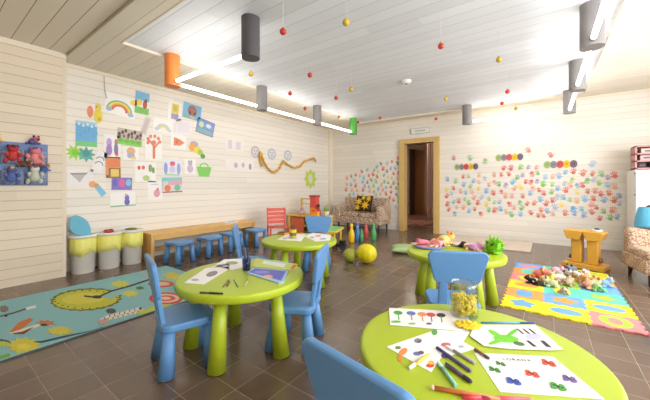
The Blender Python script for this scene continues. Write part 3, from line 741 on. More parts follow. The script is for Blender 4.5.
drawing(75.5, 121.5, 97, 146.5, 0, 'bright blue sky painting with a green strip along the bottom', [('r', (96, 170, 222), -.5, -.3, .5, .4), ('r', (110, 200, 120), -.5, -.5, .5, -.3)]+[('e', (200, 226, 240), -.35+.2*i, .38-.05*(i % 2), .07, .06) for i in range(5)]+[('e', (70, 130, 200), -.3+.2*i, .12*(i % 3)-.05, .02, .05) for i in range(5)], bgc=(150, 200, 230))
drawing(66.8, 145, 92, 162, 0, 'green and teal splash creatures cut from paper near the wall corner', [('s', (150, 214, 60), -.2, .05, .5, .24, 9), ('e', (120, 200, 40), -.2, .05, .12, .18), ('s', (80, 170, 150), .26, -.02, .48, .28, 8), ('e', (60, 140, 150), .26, .02, .14, .2)], bgc=None)
drawing(117, 129.5, 142, 145.5, -.06, 'painting of dark brown dotted trees over bright green grass', [('r', (130, 206, 80), -.5, -.5, .5, -.15)]+[('e', (84, 62, 54), -.42+.12*i, .25+.12*((i*7) % 3-1), .055, .12) for i in range(8)]+[('e', (110, 84, 70), -.4+.16*i, -.02+.05*(i % 2), .04, .1) for i in range(6)]+[('e', (100, 190, 60), -.35+.23*i, -.25, .1, .12) for i in range(4)], bgc=(196, 180, 168))
drawing(104, 135, 120.5, 158, 0, 'drawing of two violet figures below the brown trees painting', [('e', (186, 150, 214), -.2, .15, .16, .2), ('e', (160, 120, 190), -.2, -.15, .18, .25), ('e', (196, 110, 140), .22, .2, .1, .14), ('e', (120, 120, 170), .22, -.1, .13, .28), ('e', (200, 80, 90), .25, -.3, .1, .1)])
drawing(123, 146.5, 138.5, 160, 0, 'small drawing of an orange teddy with blue shorts', [('e', (226, 170, 120), 0, .15, .28, .3), ('e', (160, 170, 200), 0, -.18, .26, .2), ('e', (240, 210, 110), .15, -.35, .2, .1)])
drawing(145, 134, 162, 160, 0, 'white sheet with a red orange tree', [('r', (226, 112, 74), -.06, -.45, .08, .05), ('p', (226, 112, 74), [(-.03, 0), (-.35, .28), (-.28, .3), (.05, .08)]), ('p', (226, 112, 74), [(.02, 0), (.35, .3), (.4, .24), (.06, -.06)])]+[('e', (232, 120, 84), .36*math.cos(a_), .22+.2*math.sin(a_), .09, .07) for a_ in (0, .7, 1.4, 2.1, 2.8, 3.5)]+[('e', (232, 120, 84), 0, .16, .13, .1)])
drawing(168, 102, 181.5, 121, -.08, 'portrait drawing of a yellow and violet figure, top row', [('r', (226, 200, 70), -.25, -.1, .28, .4), ('e', (190, 180, 90), 0, .15, .16, .16), ('r', (150, 140, 180), -.25, -.42, .28, -.12)])
drawing(183, 104, 201, 119.5, -.1, 'blue painting with a brown round face, top right of drawings', [('e', (160, 104, 90), 0, .05, .26, .36), ('e', (90, 60, 60), -.12, -.1, .06, .1), ('e', (90, 60, 60), .14, -.1, .06, .1), ('e', (236, 180, 100), 0, -.36, .1, .1), ('e', (110, 190, 130), -.3, -.36, .12, .1)], bgc=(110, 174, 220))
drawing(196.5, 120, 214, 135, -.2, 'tilted violet and blue painting furthest right of drawings', [('r', (104, 150, 210), -.45, -.1, .45, .4), ('e', (200, 220, 160), -.25, .1, .14, .2), ('r', (120, 180, 170), -.45, -.42, .45, -.15), ('e', (226, 226, 240), .15, .15, .16, .14)], bgc=(136, 116, 200))
drawing(153, 119, 173, 132.5, -.05, 'pale paper with a small faint rainbow', arcs(0, -.3, .36, .09, [(190, 200, 230), (200, 220, 150), (240, 220, 120)])+[('e', (190, 200, 236), -.32, -.3, .1, .12), ('e', (200, 200, 236), .32, -.3, .1, .12)])
drawing(170.5, 135, 186, 149, -.05, 'white paper with an orange fish shape', [('p', (232, 130, 84), [(-.3, .3), (.1, .2), (.4, 0), (.1, -.25), (-.3, -.3)]), ('e', (214, 104, 66), -.1, 0, .1, .15)])
drawing(188, 141, 205, 158.5, 0, 'cut paper flower in orange, yellow and green', [('e', (190, 160, 180), -.15, .3, .24, .18), ('e', (234, 160, 70), -.25, .1, .2, .22), ('e', (236, 214, 70), .05, -.02, .22, .2), ('e', (150, 200, 60), .2, -.12, .16, .16), ('e', (84, 140, 50), .36, -.34, .14, .14)], bgc=None)
drawing(162.5, 159.5, 181.5, 176, 0, 'drawing of a red heart between violet towers', [('e', (140, 150, 220), -.34, -.05, .1, .35), ('e', (150, 160, 224), .34, -.05, .1, .35), ('e', (216, 84, 110), -.03, .25, .1, .14), ('e', (216, 84, 110), .06, .25, .08, .14), ('r', (140, 200, 110), -.4, -.46, .4, -.4), ('e', (214, 200, 236), 0, -.1, .16, .2)], bgc=(232, 234, 246))
drawing(184.5, 159, 195.5, 174, 0, 'small grey violet cat drawing next to the green bag', [('e', (186, 166, 190), 0, .2, .2, .16), ('e', (200, 180, 200), 0, -.15, .28, .26), ('p', (170, 150, 180), [(-.2, .3), (-.1, .48), (0, .3)]), ('p', (170, 150, 180), [(.02, .3), (.12, .48), (.2, .3)])])
drawing(196.5, 160.5, 211.5, 177, 0, 'bright green paper bag shape with a handle', [('p', (120, 206, 84), [(-.5, .12), (.5, .12), (.34, -.48), (-.34, -.48)])]+arcs(0, .08, .22, .07, [(120, 206, 84)]), bgc=None)
drawing(105.5, 157, 120.5, 178, .02, 'orange and yellow block house collage', [('r', (232, 122, 70), -.4, .02, .46, .42), ('r', (150, 96, 60), -.3, -.5, .5, -.02), ('r', (236, 200, 96), -.18, -.44, .38, -.08), ('r', (130, 80, 50), -.48, -.5, -.28, -.36)], bgc=(222, 150, 96))
drawing(135, 162, 156, 182, 0, 'white sheet with red berries and green leaves', [('e', (222, 86, 60), -.32, .2, .08, .1), ('e', (222, 96, 70), -.12, .22, .08, .1), ('e', (130, 170, 100), .22, .2, .09, .2), ('e', (120, 150, 90), .36, .1, .07, .16), ('e', (170, 206, 120), .02, -.3, .16, .14), ('r', (96, 96, 80), .14, .05, .17, .35)])
drawing(111.5, 177.5, 132, 190, -.02, 'dark violet painting with pink and blue spots', [('e', (222, 90, 160), .0, .05, .16, .35), ('e', (110, 200, 226), .32, .1, .13, .28), ('e', (90, 90, 180), -.34, .1, .1, .3)], bgc=(126, 106, 196))
drawing(162, 177.5, 182, 192.5, .03, 'turquoise and pink picture with orange and green circles', [('r', (110, 200, 206), -.5, .25, .5, .5), ('r', (226, 160, 180), -.2, .0, .5, .3), ('e', (226, 120, 70), -.24, -.2, .16, .22), ('e', (110, 190, 140), .25, -.18, .16, .22), ('r', (160, 70, 60), -.5, -.5, .5, -.42)], bgc=(224, 214, 220))
drawing(148, 181, 162.5, 200, 0, 'white paper with a small pink creature, lowest right', [('e', (222, 150, 170), .1, -.15, .22, .2), ('e', (214, 130, 150), .15, .05, .1, .1), ('r', (180, 180, 200), -.3, .3, .2, .33)])
drawing(110, 192, 135.5, 207, .03, 'lowest drawing, a violet figure on a green ground line', [('r', (110, 170, 110), -.5, -.46, .5, -.38), ('e', (110, 100, 190), .15, .1, .09, .22), ('e', (90, 90, 180), .15, -.18, .11, .22), ('e', (200, 170, 160), .12, .3, .05, .08)])
drawing(89, 181, 107, 197.5, -.0, 'tilted cut out with an orange head and a blue body', [('e', (236, 160, 90), -.32, .3, .2, .2), ('p', (110, 190, 226), [(-.25, .2), (0, .32), (.46, -.25), (.2, -.48)]), ('e', (226, 140, 70), -.1, .25, .12, .12)], bgc=None)
drawing(66.8, 169, 93, 186, 0, 'white paper with a grey pencilled triangle fan, beside the corner', [('p', (150, 140, 140), [(-.4, .25), (.3, .3), (.0, -.1), (-.15, -.1)]), ('p', (190, 180, 180), [(-.3, .15), (.2, .18), (-.02, -.3)])], bgc=(238, 234, 236))
drawing(94, 151, 104.5, 173, -.3, 'tilted pale paper with black pen loops', [('a', (80, 80, 90), 0, .1, .12, .03), ('a', (80, 80, 90), .05, -.12, .12, .03)], bgc=(240, 236, 238))
drawing(142.5, 116, 149, 134, -.3, 'narrow grey pencil shaped paper strip', [('r', (200, 190, 190), -.3, -.45, .3, .4)], bgc=(222, 212, 208))
drawing(176, 120, 191, 134, -.03, 'blank pale sheet under the yellow portrait', [('r', (232, 224, 232), -.4, -.4, .4, .4)], bgc=(240, 234, 234))
drawing(225, 139, 244, 151, 0, 'faint pale pencil drawing right of the drawings, upper one', [('r', (206, 200, 206), -.35, -.35, -.15, .35), ('r', (210, 206, 212), .05, -.35, .3, .3)], bgc=(240, 232, 224))
drawing(225, 159, 254, 172, 0, 'faint pale pencil drawing right of the drawings, lower one', [('e', (170, 164, 186), -.15, .0, .06, .2), ('e', (180, 170, 190), .1, .05, .05, .2), ('e', (150, 146, 170), .35, -.05, .05, .25)], bgc=(240, 232, 226))
for (u, v, w_, c_, lb) in ((255.5, 152, 8, (186, 170, 190), 'round paper plate with pink cheeks, nearest of the three'), (272, 154, 7.5, (170, 180, 200), 'round blue grey paper plate, middle of the three'), (288, 155.5, 7, (160, 182, 186), 'round grey green paper plate, farthest of the three')):
    drawing(u-w_/2-.5, v-w_*.75, u+w_/2, v+w_*.75, 0, lb, [('e', (216, 214, 216), 0, 0, .36, .36), ('e', tuple(int(k*.7) for k in c_), -.12, .1, .06, .06), ('e', tuple(int(k*.7) for k in c_), .14, .1, .06, .06), ('e', (214, 150, 150), 0, -.15, .16, .07)], bgc=c_, cat='paper plate', group='paper plates above the garland', outline=ell(.5, .5, 24))
drawing(305, 169, 315.5, 189, 0, 'lime green flower shaped paper frame at the end of left wall', [('s', (186, 206, 60), 0, 0, .52, .36, 8), ('e', (210, 214, 190), 0, 0, .2, .24)], bgc=None)
# garland: tinsel rope draped over the wall
f = MB(); pts = [ray(u, v, x=XL+.04) for u, v in ((262, 166), (260, 158), (260, 152), (262, 157), (265, 164), (269, 170), (274, 172.5), (279, 169), (283, 161), (288, 165), (294, 168), (300, 166.5), (305, 161), (310, 159.5), (314, 158.5), (316, 162))]
rg = random.Random(3); dense = []
for a, b in zip(pts[:-1], pts[1:]):
    for k in range(6): dense.append(a.lerp(b, k/6))
f.tube(dense, .018, 6)
for p in dense:
    for _ in range(10):
        d = Vector((rg.uniform(-.3, 1), rg.uniform(-1, 1), rg.uniform(-1, 1))).normalized()*.042; q = p+Vector((0, rg.uniform(-.02, .02), rg.uniform(-.02, .02)))
        if q.x+d.x < XL+.003: d.x = 0
        s_ = d.orthogonal().normalized()*.006
        f.add([q-s_, q+s_, q+d], [(0, 1, 2)])
o = f.build('garland', mat('gold_tinsel', (218, 170, 60), .4, .1)); tag(o, 'golden tinsel garland draped in loops on the left wall', 'garland')
# cable near the ceiling
f = MB(); q = [ray(u, v, x=XL+.01) for u, v in ((104, 73), (104.5, 84), (105, 92), (107, 98))]; f.tube(q, .006, 6)
o = f.build('wall_cable', cm(214, 204, 190)); tag(o, 'short pale cable hanging from the ceiling above the rainbow drawing', 'cable')

# ---------------------------------------------------------------- pocket organiser on the near wall
m_org = mat('organiser_fabric', (122, 148, 196), .85, .08)
a = ray(47.5, 165, x=XN); zt = 1.55; zb = 1.09
t = empty('wall_organiser', (XN, a.y-.62, zb), 0, 'blue hanging pocket organiser full of plush toys on the near left wall', 'organiser')
f = MB(); f.box((.008, .31, .235), (.014, .62, .47)); f.build('back_panel', m_org, t)
for i, y in enumerate((.02, .235, .45)):
    for j, z in enumerate((.01, .235)):
        w = .20 if i < 2 else .16; f = MB(); yc = y+w/2; n = 12; vs = []; fs = []
        for zz, dd in ((z, .03), (z+.09, .06), (z+.15, .05)):
            for k in range(n+1): s_ = k/n; vs.append((.015+dd*math.sin(PI*s_)**.5, y+w*s_, zz))
        for r_ in range(2):
            for k in range(n): fs.append((r_*(n+1)+k, r_*(n+1)+k+1, (r_+1)*(n+1)+k+1, (r_+1)*(n+1)+k))
        f.add(vs, fs, 0, True); o = f.build('pocket', diamond_mat('printed_pocket', (132, 158, 204), (168, 160, 176), (112, 104, 110), 26), t); so = o.modifiers.new('t', 'SOLIDIFY'); so.thickness = .003
def plush(name, loc, rz, body, head, ear, label, s=1.0, group=None, snout=None, cat='plush toy', tilt=0):
    f = MB(); f.M = Matrix.Scale(s, 4)
    f.ball((0, 0, .045), (.06, .045, .045), 0); f.ball((.065, 0, .075), (.038, .036, .036), 1)
    for sy in (-1, 1):
        f.ball((.06, sy*.028, .108), (.012, .014, .018), 2, 8, 6)
        f.ball((.045, sy*.045, .018), (.03, .016, .016), 0, 10, 6); f.ball((-.04, sy*.045, .018), (.032, .017, .017), 0, 10, 6)
        f.ball((.097, sy*.013, .083), (.006, .006, .007), 3, 6, 5)
    f.ball((.1, 0, .068), (.016, .018, .014), 2, 8, 6); f.ball((-.066, 0, .05), (.014, .014, .014), 2, 8, 6)
    o = f.build(name, [cm(*body, .9), cm(*head, .9), cm(*ear, .9), m_black]); o.location = loc; o.rotation_euler = (0, tilt, rz)
    return tag(o, label, cat, group)
oy = a.y-.62
plush('plush_toy', (XN+.095, oy+.50, zb+.26), -.3, (232, 150, 150), (226, 132, 140), (120, 90, 150), 'pink plush sitting in the upper right organiser pocket', 1.25, 'plush toys in the wall organiser', tilt=-.9)
plush('plush_toy', (XN+.095, oy+.33, zb+.28), 0, (206, 70, 70), (200, 60, 60), (90, 60, 60), 'red plush in the upper middle organiser pocket', 1.15, 'plush toys in the wall organiser', tilt=-.7)
plush('plush_toy', (XN+.095, oy+.14, zb+.28), .2, (104, 90, 70), (90, 74, 56), (206, 190, 140), 'brown plush in the upper left organiser pocket', 1.25, 'plush toys in the wall organiser', tilt=-.8)
plush('plush_toy', (XN+.095, oy+.50, zb+.07), 0, (200, 206, 190), (220, 214, 206), (140, 90, 90), 'white plush in the lower right organiser pocket', 1.15, 'plush toys in the wall organiser', tilt=-.9)
plush('plush_toy', (XN+.095, oy+.32, zb+.06), 0, (90, 110, 170), (100, 90, 140), (200, 180, 120), 'blue plush in the lower middle organiser pocket', 1.1, 'plush toys in the wall organiser', tilt=-.9)
plush('plush_toy', (XN+.095, oy+.12, zb+.06), 0, (190, 180, 150), (170, 150, 120), (90, 90, 100), 'beige plush in the lower left organiser pocket', 1.1, 'plush toys in the wall organiser', tilt=-.9)

plush('plush_toy', (XN+.045, oy+.49, zb+.455), .4, (112, 110, 170), (222, 120, 130), (70, 60, 90), 'small violet plush peeking over the top right edge of the organiser', .8, 'plush toys in the wall organiser')
plush('plush_toy', (XN+.045, oy+.22, zb+.455), -.3, (232, 206, 110), (236, 210, 120), (150, 100, 60), 'small yellow plush lying on the top edge of the organiser', .7, 'plush toys in the wall organiser')
plush('plush_toy', (XN+.085, oy+.41, zb+.20), .9, (110, 84, 66), (96, 74, 60), (210, 190, 150), 'small brown plush between the four pocket toys of the organiser', .7, 'plush toys in the wall organiser')
plush('plush_toy', (XN+.085, oy+.58, zb+.16), .2, (90, 120, 190), (90, 120, 190), (230, 160, 60), 'small blue plush hanging at the right edge of the organiser', .7, 'plush toys in the wall organiser')

# ---------------------------------------------------------------- animal rug
RX0, RX1, RY0, RY1 = -4.12, -2.71, -1.1, 2.02
f = MB(); mats = []; mi = {}
def RM(col):
    if col not in mi: mi[col] = len(mats); m_ = mat('rug_%d_%d_%d' % col, col, .95, .14, 90, bump=.4); mats.append(m_)
    return mi[col]
f.box(((RX0+RX1)/2, (RY0+RY1)/2, .004), (RX1-RX0, RY1-RY0, .008), RM((84, 96, 96)))
f.box(((RX0+RX1)/2, (RY0+RY1)/2, .0065), (RX1-RX0-.03, RY1-RY0-.03, .009), RM((138, 190, 196)))
lay = [0]
def rp(pxs, col, smooth=False):
    lay[0] += 1; z = .011+.00004*lay[0]
    P3 = [ray(u, v, z=.011) for u, v in pxs]
    P3 = [(min(max(p.x, RX0+.016), RX1-.016), min(p.y, RY1-.016)) for p in P3]
    f.prism(P3, z-.009, Matrix.Translation((0, 0, .009)), RM(col))
def rell(u, v, a, b, col, n=24, jag=0, rot=0):
    rp([(u+x*(1+(jag if i % 2 else -jag)), v+y*(1+(jag if i % 2 else -jag))) for i, (x, y) in enumerate(ell(a, b, n, 0, 0, rot))], col)
def rline(pts, w, col):
    for (u0, v0), (u1, v1) in zip(pts[:-1], pts[1:]):
        du, dv = u1-u0, v1-v0; l = math.hypot(du, dv); nx, ny = -dv/l*w/2, du/l*w/2
        rp([(u0+nx, v0+ny), (u1+nx, v1+ny), (u1-nx, v1-ny), (u0-nx, v0-ny)], col)
YG = (196, 196, 70); DK = (74, 74, 56)
rell(86, 299.5, 35.5, 11.2, (120, 120, 50), 40, .03, -.06); rell(86, 299.5, 33, 9.8, YG, 32, .02, -.06); rell(84, 298.5, 22, 5.5, (214, 206, 84), 24, .05, -.06)
for k in range(26):
    a_ = 2*PI*k/26; rell(86+31.5*math.cos(a_), 299.5+9.0*math.sin(a_), 1.1, .5, DK, 8)
rp([(100, 297), (121, 286), (123, 293), (112, 299)], (150, 190, 186))
rline([(84, 296), (97, 297.5), (112, 291), (130, 286), (154, 278)], 1.5, (60, 58, 56)); rell(97, 297, 5, 1.6, (54, 52, 50), 12)
rell(120, 284, 9, 3.2, (206, 204, 90), 18, .22); rell(130, 293.5, 8, 3, (206, 204, 90), 18, .22); rell(140, 288, 4, 1.5, (90, 120, 60), 12, .2)
for uu, vv in ((104, 320), (109, 317.5), (114, 316.5), (119, 315), (124, 314), (129, 312.5), (134, 311.5), (139, 310)):
    rell(uu, vv, 4.2, 2.4, (226, 220, 210), 12); rell(uu+1.5, vv-1.2, 1.6, 1.4, (70, 60, 60), 8); rell(uu-1, vv+1.4, 1.4, .9, (196, 150, 130), 8)
rell(111, 311, 5, 2.4, (84, 84, 78), 14, .1); rell(103, 322, 6, 2.6, (196, 160, 150), 14, .1)
rp([(136, 313), (160, 303), (178, 300), (170, 307), (140, 316)], (190, 198, 90))
rell(166, 298.5, 17, 6, (206, 78, 62), 26); rell(166, 298.5, 13.5, 4.4, (222, 200, 180), 22); rell(166, 298.5, 9.5, 2.9, (206, 90, 70), 20); rell(166, 298.5, 5, 1.5, (226, 200, 170), 14)
rell(161, 284, 13, 3.4, (206, 90, 74), 22); rell(161, 284, 9, 2, (216, 190, 160), 16); rell(150, 276, 9, 1.6, (190, 180, 170), 14, .2)
rell(172, 276, 8, 3.6, (206, 196, 90), 14, .15)
rp([(10, 332), (18, 323), (30, 318), (33, 320), (24, 327), (14, 333)], (206, 120, 66)); rp([(9, 333), (14, 332), (26, 328), (40, 324), (40, 326), (22, 332), (11, 334.5)], (232, 220, 200)); rp([(10, 334), (22, 332), (34, 327), (24, 334)], (120, 60, 50))
rell(46, 323, 8, 2.6, (196, 130, 84), 14, .3); rell(44, 325, 3.5, 1, (84, 60, 50), 10)
rline([(0, 340), (20, 344), (42, 342), (66, 336.5), (90, 332), (104, 329)], 1.5, (60, 72, 80))
rell(24, 346, 15, 7.5, (212, 200, 70), 22, .2); rell(60, 331, 12, 4, (212, 200, 80), 20, .2); rell(3, 344, 6, 2.4, (190, 200, 80), 12, .1); rell(24, 347, 7, 3, (226, 214, 90), 14, .1)
rline([(0, 316.5), (14, 313), (26, 309)], 1.2, (100, 92, 90)); rline([(26, 309), (36, 306.8)], 2.4, (226, 226, 224)); rell(4, 309, 4.5, 3.2, (130, 118, 110), 14, .1); rell(6, 316, 1.6, .9, (50, 50, 50), 8)
rline([(0, 358), (10, 355)], 3, (120, 170, 70))
o = f.build('animal_rug', mats); tag(o, 'turquoise rug with lily pad, branches and fish pattern, lying at left', 'rug')

# ---------------------------------------------------------------- foam puzzle mat
MX0, MY0, nx, ny = -.32, 3.14, 3, 6; tw = .31
t = empty('foam_play_mat', (MX0, MY0, 0), 0, 'multicoloured foam puzzle play mat on the floor at right', 'play mat')
wav = [0, 1, 1, 0, 0, 1, 1, 0, 0, 1, 1, 0]
def edge(s):
    k = int(s*12) % 4
    return .007 if k in (1, 2) else -.007
def tile_outline(i, j):
    pts = []; n = 12
    E_ = lambda k, q: (0 if False else edge((k+.5)/n+q*.0))
    for k in range(n): pts += [(tw*k/n, E_(k, i)), (tw*(k+1)/n, E_(k, i))]
    for k in range(n): pts += [(tw+E_(k, j), tw*k/n), (tw+E_(k, j), tw*(k+1)/n)]
    for k in range(n-1, -1, -1): pts += [(tw*(k+1)/n, tw+E_(k, i)), (tw*k/n, tw+E_(k, i))]
    for k in range(n-1, -1, -1): pts += [(E_(k, j), tw*(k+1)/n), (E_(k, j), tw*k/n)]
    # clean corners
    out = []
    for p in pts:
        x = min(max(p[0], -.007), tw+.007); y = min(max(p[1], -.007), tw+.007); out.append((x, y))
    return out
PK, OR, YE, BL, TE, GR = (240, 140, 140), (244, 160, 84), (248, 226, 40), (112, 166, 226), (100, 206, 180), (170, 220, 70)
tiles = [[(YE, BL), (YE, BL), (PK, GR)], [(OR, BL), (BL, OR), (YE, BL)], [(YE, OR), (TE, YE), (TE, GR)], [(PK, YE), (GR, PK), (BL, TE)], [(OR, TE), (YE, BL), (OR, PK)], [(BL, PK), (TE, BL), (YE, GR)]]
rt = random.Random(11)
for j in range(ny):
    for i in range(nx):
        c1, c2 = tiles[j][i]; f = MB(); f.prism(tile_outline(i, j), .012, Matrix.Translation((i*tw, j*tw, .0)))
        q = f.build('foam_tile', cm(*c1, .8), t)
        f = MB(); kind = (i*2+j) % 3
        if (i, j) == (2, 0): f.prism(ell(.10, .125, 28), .002, Matrix.Translation((i*tw+tw/2, j*tw+tw/2, .011)))
        else:
            sh = [star(.11, .07, 5, 0, 0, .4+i), rrect(.13, .2, .05), ell(.11, .07, 20)][kind]; f.prism(sh, .002, Matrix.Translation((i*tw+tw/2, j*tw+tw/2, .011)))
        f.build('shape_inset', cm(*c2, .8), q)
        if (i, j) == (2, 0):
            f = MB(); f.prism(ell(.045, .07, 24), .0035, Matrix.Translation((i*tw+tw/2, j*tw+tw/2, .011))); f.build('inset_centre', cm(*PK, .8), q)
# toys heaped on it
toyspec = [(532, 281, (30, 28, 30), (40, 36, 40), (70, 60, 60), 'black plush toy at the left end of the heap', .8), (540, 283, (60, 50, 50), (50, 44, 44), (230, 230, 220), 'dark toy animal beside the black one', .7),
 (539, 275, (224, 100, 84), (224, 90, 80), (240, 200, 120), 'red plush toy at the upper left of the heap', 1.1), (549, 274, (222, 130, 110), (210, 150, 120), (222, 200, 170), 'salmon plush toy behind the heap', 1.0),
 (552, 284, (180, 190, 130), (210, 200, 150), (150, 120, 90), 'khaki plush toy in front of the salmon one', 1.0), (560, 279, (226, 216, 196), (232, 222, 206), (170, 140, 120), 'cream plush toy at the middle of the heap', 1.1),
 (568, 283, (170, 150, 110), (200, 180, 140), (120, 90, 70), 'tan plush toy in the front middle of the heap', 1.0), (575, 276, (222, 218, 220), (190, 190, 200), (90, 90, 100), 'grey and white plush toy in the heap', 1.1),
 (573, 270, (90, 110, 130), (110, 120, 140), (50, 50, 60), 'slate blue toy at the top of the heap', 1.0), (583, 280, (224, 160, 90), (226, 140, 90), (240, 220, 150), 'orange plush toy right of the middle', 1.1),
 (590, 286, (226, 150, 110), (236, 190, 140), (200, 110, 90), 'peach plush toy in the front right of the heap', 1.2), (597, 288, (130, 190, 110), (170, 200, 110), (90, 140, 80), 'green plush toy at the right front edge of heap', 1.0),
 (604, 284, (110, 160, 190), (130, 180, 200), (220, 220, 220), 'light blue toy at the far right of the heap', 1.0), (563, 291, (200, 160, 130), (222, 190, 160), (160, 110, 90), 'small beige plush nearest the camera on the mat', .7),
 (586, 273, (200, 190, 180), (236, 226, 216), (140, 130, 140), 'pale plush toy behind the orange one', .9), (556, 270, (236, 190, 200), (230, 170, 180), (230, 120, 130), 'pale pink toy at the back of the heap', .9),
 (546, 279, (232, 226, 120), (236, 220, 90), (220, 160, 70), 'yellow plush toy between black and khaki ones', .9), (569, 276, (150, 120, 90), (170, 140, 110), (220, 200, 170), 'brown plush toy in the middle of the heap', .9)]
for k, (u, v, b1, h1, e1, lb, s) in enumerate(toyspec):
    p = ray(u, v+2, z=.02); plush('plush_toy', (p.x, p.y, .014), rt.uniform(0, 6.28), tuple(int(k*.8+45) if sum(b1) > 200 else k for k in b1), tuple(int(k*.8+45) if sum(b1) > 200 else k for k in h1), e1, lb, s*.88, 'toys heaped on the foam mat')

# white mat by the wall
f = MB(); f.prism(rrect(1.5, .95, .04), .02); o = f.build('folded_mat', mat('pale_mat', (222, 206, 188), .8, .08, 6), bevel=.006); o.location = (-.93, 6.34, 0)
tag(o, 'pale beige flat mat lying on the floor along the end wall', 'mat')

# ---------------------------------------------------------------- wooden twin pedestal stand
m_st = mat('honey_wood', (220, 166, 62), .45, .12, 9)
t = empty('wooden_stand', (.44, 5.28, 0), math.radians(-20), 'honey coloured wooden twin pedestal stand before the end wall', 'stand')
f = MB(); f.box((0, 0, .03), (.44, .28, .06)); f.build('base', m_st, t, .008)
for s in (-1, 1):
    f = MB(); f.box((s*.085, 0, .235), (.11, .14, .35)); f.build('column', m_st, t, .012)
    f = MB(); f.prism([(-.065, 0), (.065, 0), (.10, .09), (.10, .115), (-.10, .115), (-.10, .09)], .26, Matrix.Translation((s*.103, .13, .375)) @ Matrix.Rotation(PI/2, 4, 'X')); f.build('head_block', m_st, t, .006)
    f = MB(); f.cone((s*.085+s*.05, 0, .12), (s*.085+s*.085, 0, .12), .035, .03, 14); f.build('knob', mat('dark_knob', (130, 84, 44), .5, .1), t)
f = MB(); f.lathe([(.05, 0), (.055, .02), (.045, .024), (.0001, .02)], seg=20); f.ball((0, .01, .03), (.03, .02, .014), 1)
o = f.build('toy_dish', [m_white, cm(60, 70, 80)]); o.location = (.55, 5.24, .4915); tag(o, 'small white dish with a dark toy on the wooden stand', 'dish')

# ---------------------------------------------------------------- white cabinet, crate, armchair
t = empty('white_cabinet', (1.06, YB-.012, 0), 0, 'tall white cabinet against the end wall at the right edge', 'cabinet')
f = MB(); f.box((.33, -.30, .70), (.62, .56, 1.24)); f.build('body', m_white, t, .01)
f = MB(); f.box((.33, -.595, .72), (.61, .03, 1.18)); dr = f.build('door', m_white, t, .008)
f = MB(); f.box((.60, -.625, 1.05), (.02, .03, .25)); f.build('handle', cm(150, 146, 142), dr)
f = MB(); f.box((.33, -.30, .04), (.58, .52, .08)); f.build('plinth', cm(170, 160, 150), t)
for z in (.95, 1.27):
    f = MB(); f.box((.03, -.585, z), (.03, .045, .02)); f.build('hinge', cm(120, 112, 104), t)
t = empty('storage_rack', (1.10, YB-.35, 1.322), 0, 'pink striped rack with dark boxes on top of the white cabinet', 'rack')
m_pk = cm(206, 150, 150)
for z in (.02, .13, .24, .35):
    f = MB(); f.box((.28, 0, z), (.56, .30, .02)); f.build('shelf', m_pk, t)
for x in (.01, .55):
    f = MB(); f.box((x, 0, .18), (.02, .30, .36)); f.build('side', m_pk, t)
f = MB(); f.box((.28, .145, .18), (.52, .01, .34)); f.build('back', cm(236, 224, 214), t)
for k, (x, z, wd, cl) in enumerate(((.07, .08, .08, (60, 52, 56)), (.30, .08, .26, (214, 206, 204)), (.14, .19, .18, (196, 180, 178)), (.38, .19, .22, (230, 214, 206)), (.16, .29, .2, (206, 196, 184)), (.40, .29, .22, (186, 190, 180)))):
    f = MB(); f.box((0, 0, .04), (wd, .2, .08)); f.box((0, -.101, .04), (wd*.6, .003, .02), 1); o = f.build('storage_box', [cm(*cl), cm(120, 90, 96)]); o.location = (1.10+x+.01, YB-.35-.02, 1.322+z-.05)
    tag(o, ['dark box on the lowest rack shelf', 'wide pale box on the lowest rack shelf', 'mauve box on the middle rack shelf at left', 'cream box on the middle rack shelf at right', 'beige box on the top rack shelf at left', 'grey green box on the top rack shelf at right'][k], 'box', 'boxes in the pink rack')

m_ac = diamond_mat('armchair_fabric', (206, 178, 150), (156, 124, 106), (224, 206, 184), 34)
t = empty('armchair', (1.10, 4.98, 0), math.radians(10), 'brown diamond patterned armchair at the right edge of the photo', 'armchair')
f = MB(); f.box((0, 0, .205), (.56, .60, .17)); f.build('base', m_ac, t, .03, 3)
f = MB(); f.box((0, -.06, .32), (.54, .50, .11)); f.build('seat_cushion', m_ac, t, .04, 3)
f = MB(); f.box((0, .22, .42), (.54, .17, .32), rx=math.radians(-4)); f.build('backrest', m_ac, t, .05, 3)
for sx in (-1, 1):
    for sy in (-1, 1):
        f = MB(); f.cone((sx*.22, sy*.24, 0), (sx*.21, sy*.23, .14), .016, .026, 12); f.build('leg', mat('dark_wood', (70, 44, 34), .5, .1), t)
t = empty('blue_backpack', (1.05, 5.19, .585), math.radians(8), 'sky blue bag with a dark opening standing on the armchair', 'bag')
f = MB(); n = 28; vs = []; fs = []
for (rx_, ry_, z) in ((.168, .08, 0), (.170, .085, .03), (.158, .08, .13), (.140, .072, .22), (.128, .06, .245)):
    for k in range(n):
        a_ = 2*PI*k/n; q_ = 1+.03*math.sin(a_*5); vs.append((rx_*q_*math.cos(a_), ry_*q_*math.sin(a_), z+.002))
for k in range(4):
    for j in range(n): fs.append((k*n+j, k*n+(j+1) % n, (k+1)*n+(j+1) % n, (k+1)*n+j))
fs.append(list(range(n))[::-1]); f.add(vs, fs, 0, True); f.build('bag_body', cm(92, 176, 216, .8), t)
f = MB(); f.ball((.02, 0, .25), (.09, .045, .03)); f.build('opening', cm(60, 50, 50), t)
# corner of a blue thing at the right edge of the floor
t = empty('toy_box', (.66, 2.98, 0), .2, 'blue toy box at the right edge beside the foam mat', 'box')
f = MB(); f.box((.12, 0, .06), (.22, .18, .12)); f.build('body', cm(96, 160, 200), t, .01)
f = MB(); f.box((.12, 0, .125), (.23, .19, .012)); f.build('lid', cm(70, 120, 160), t, .004)

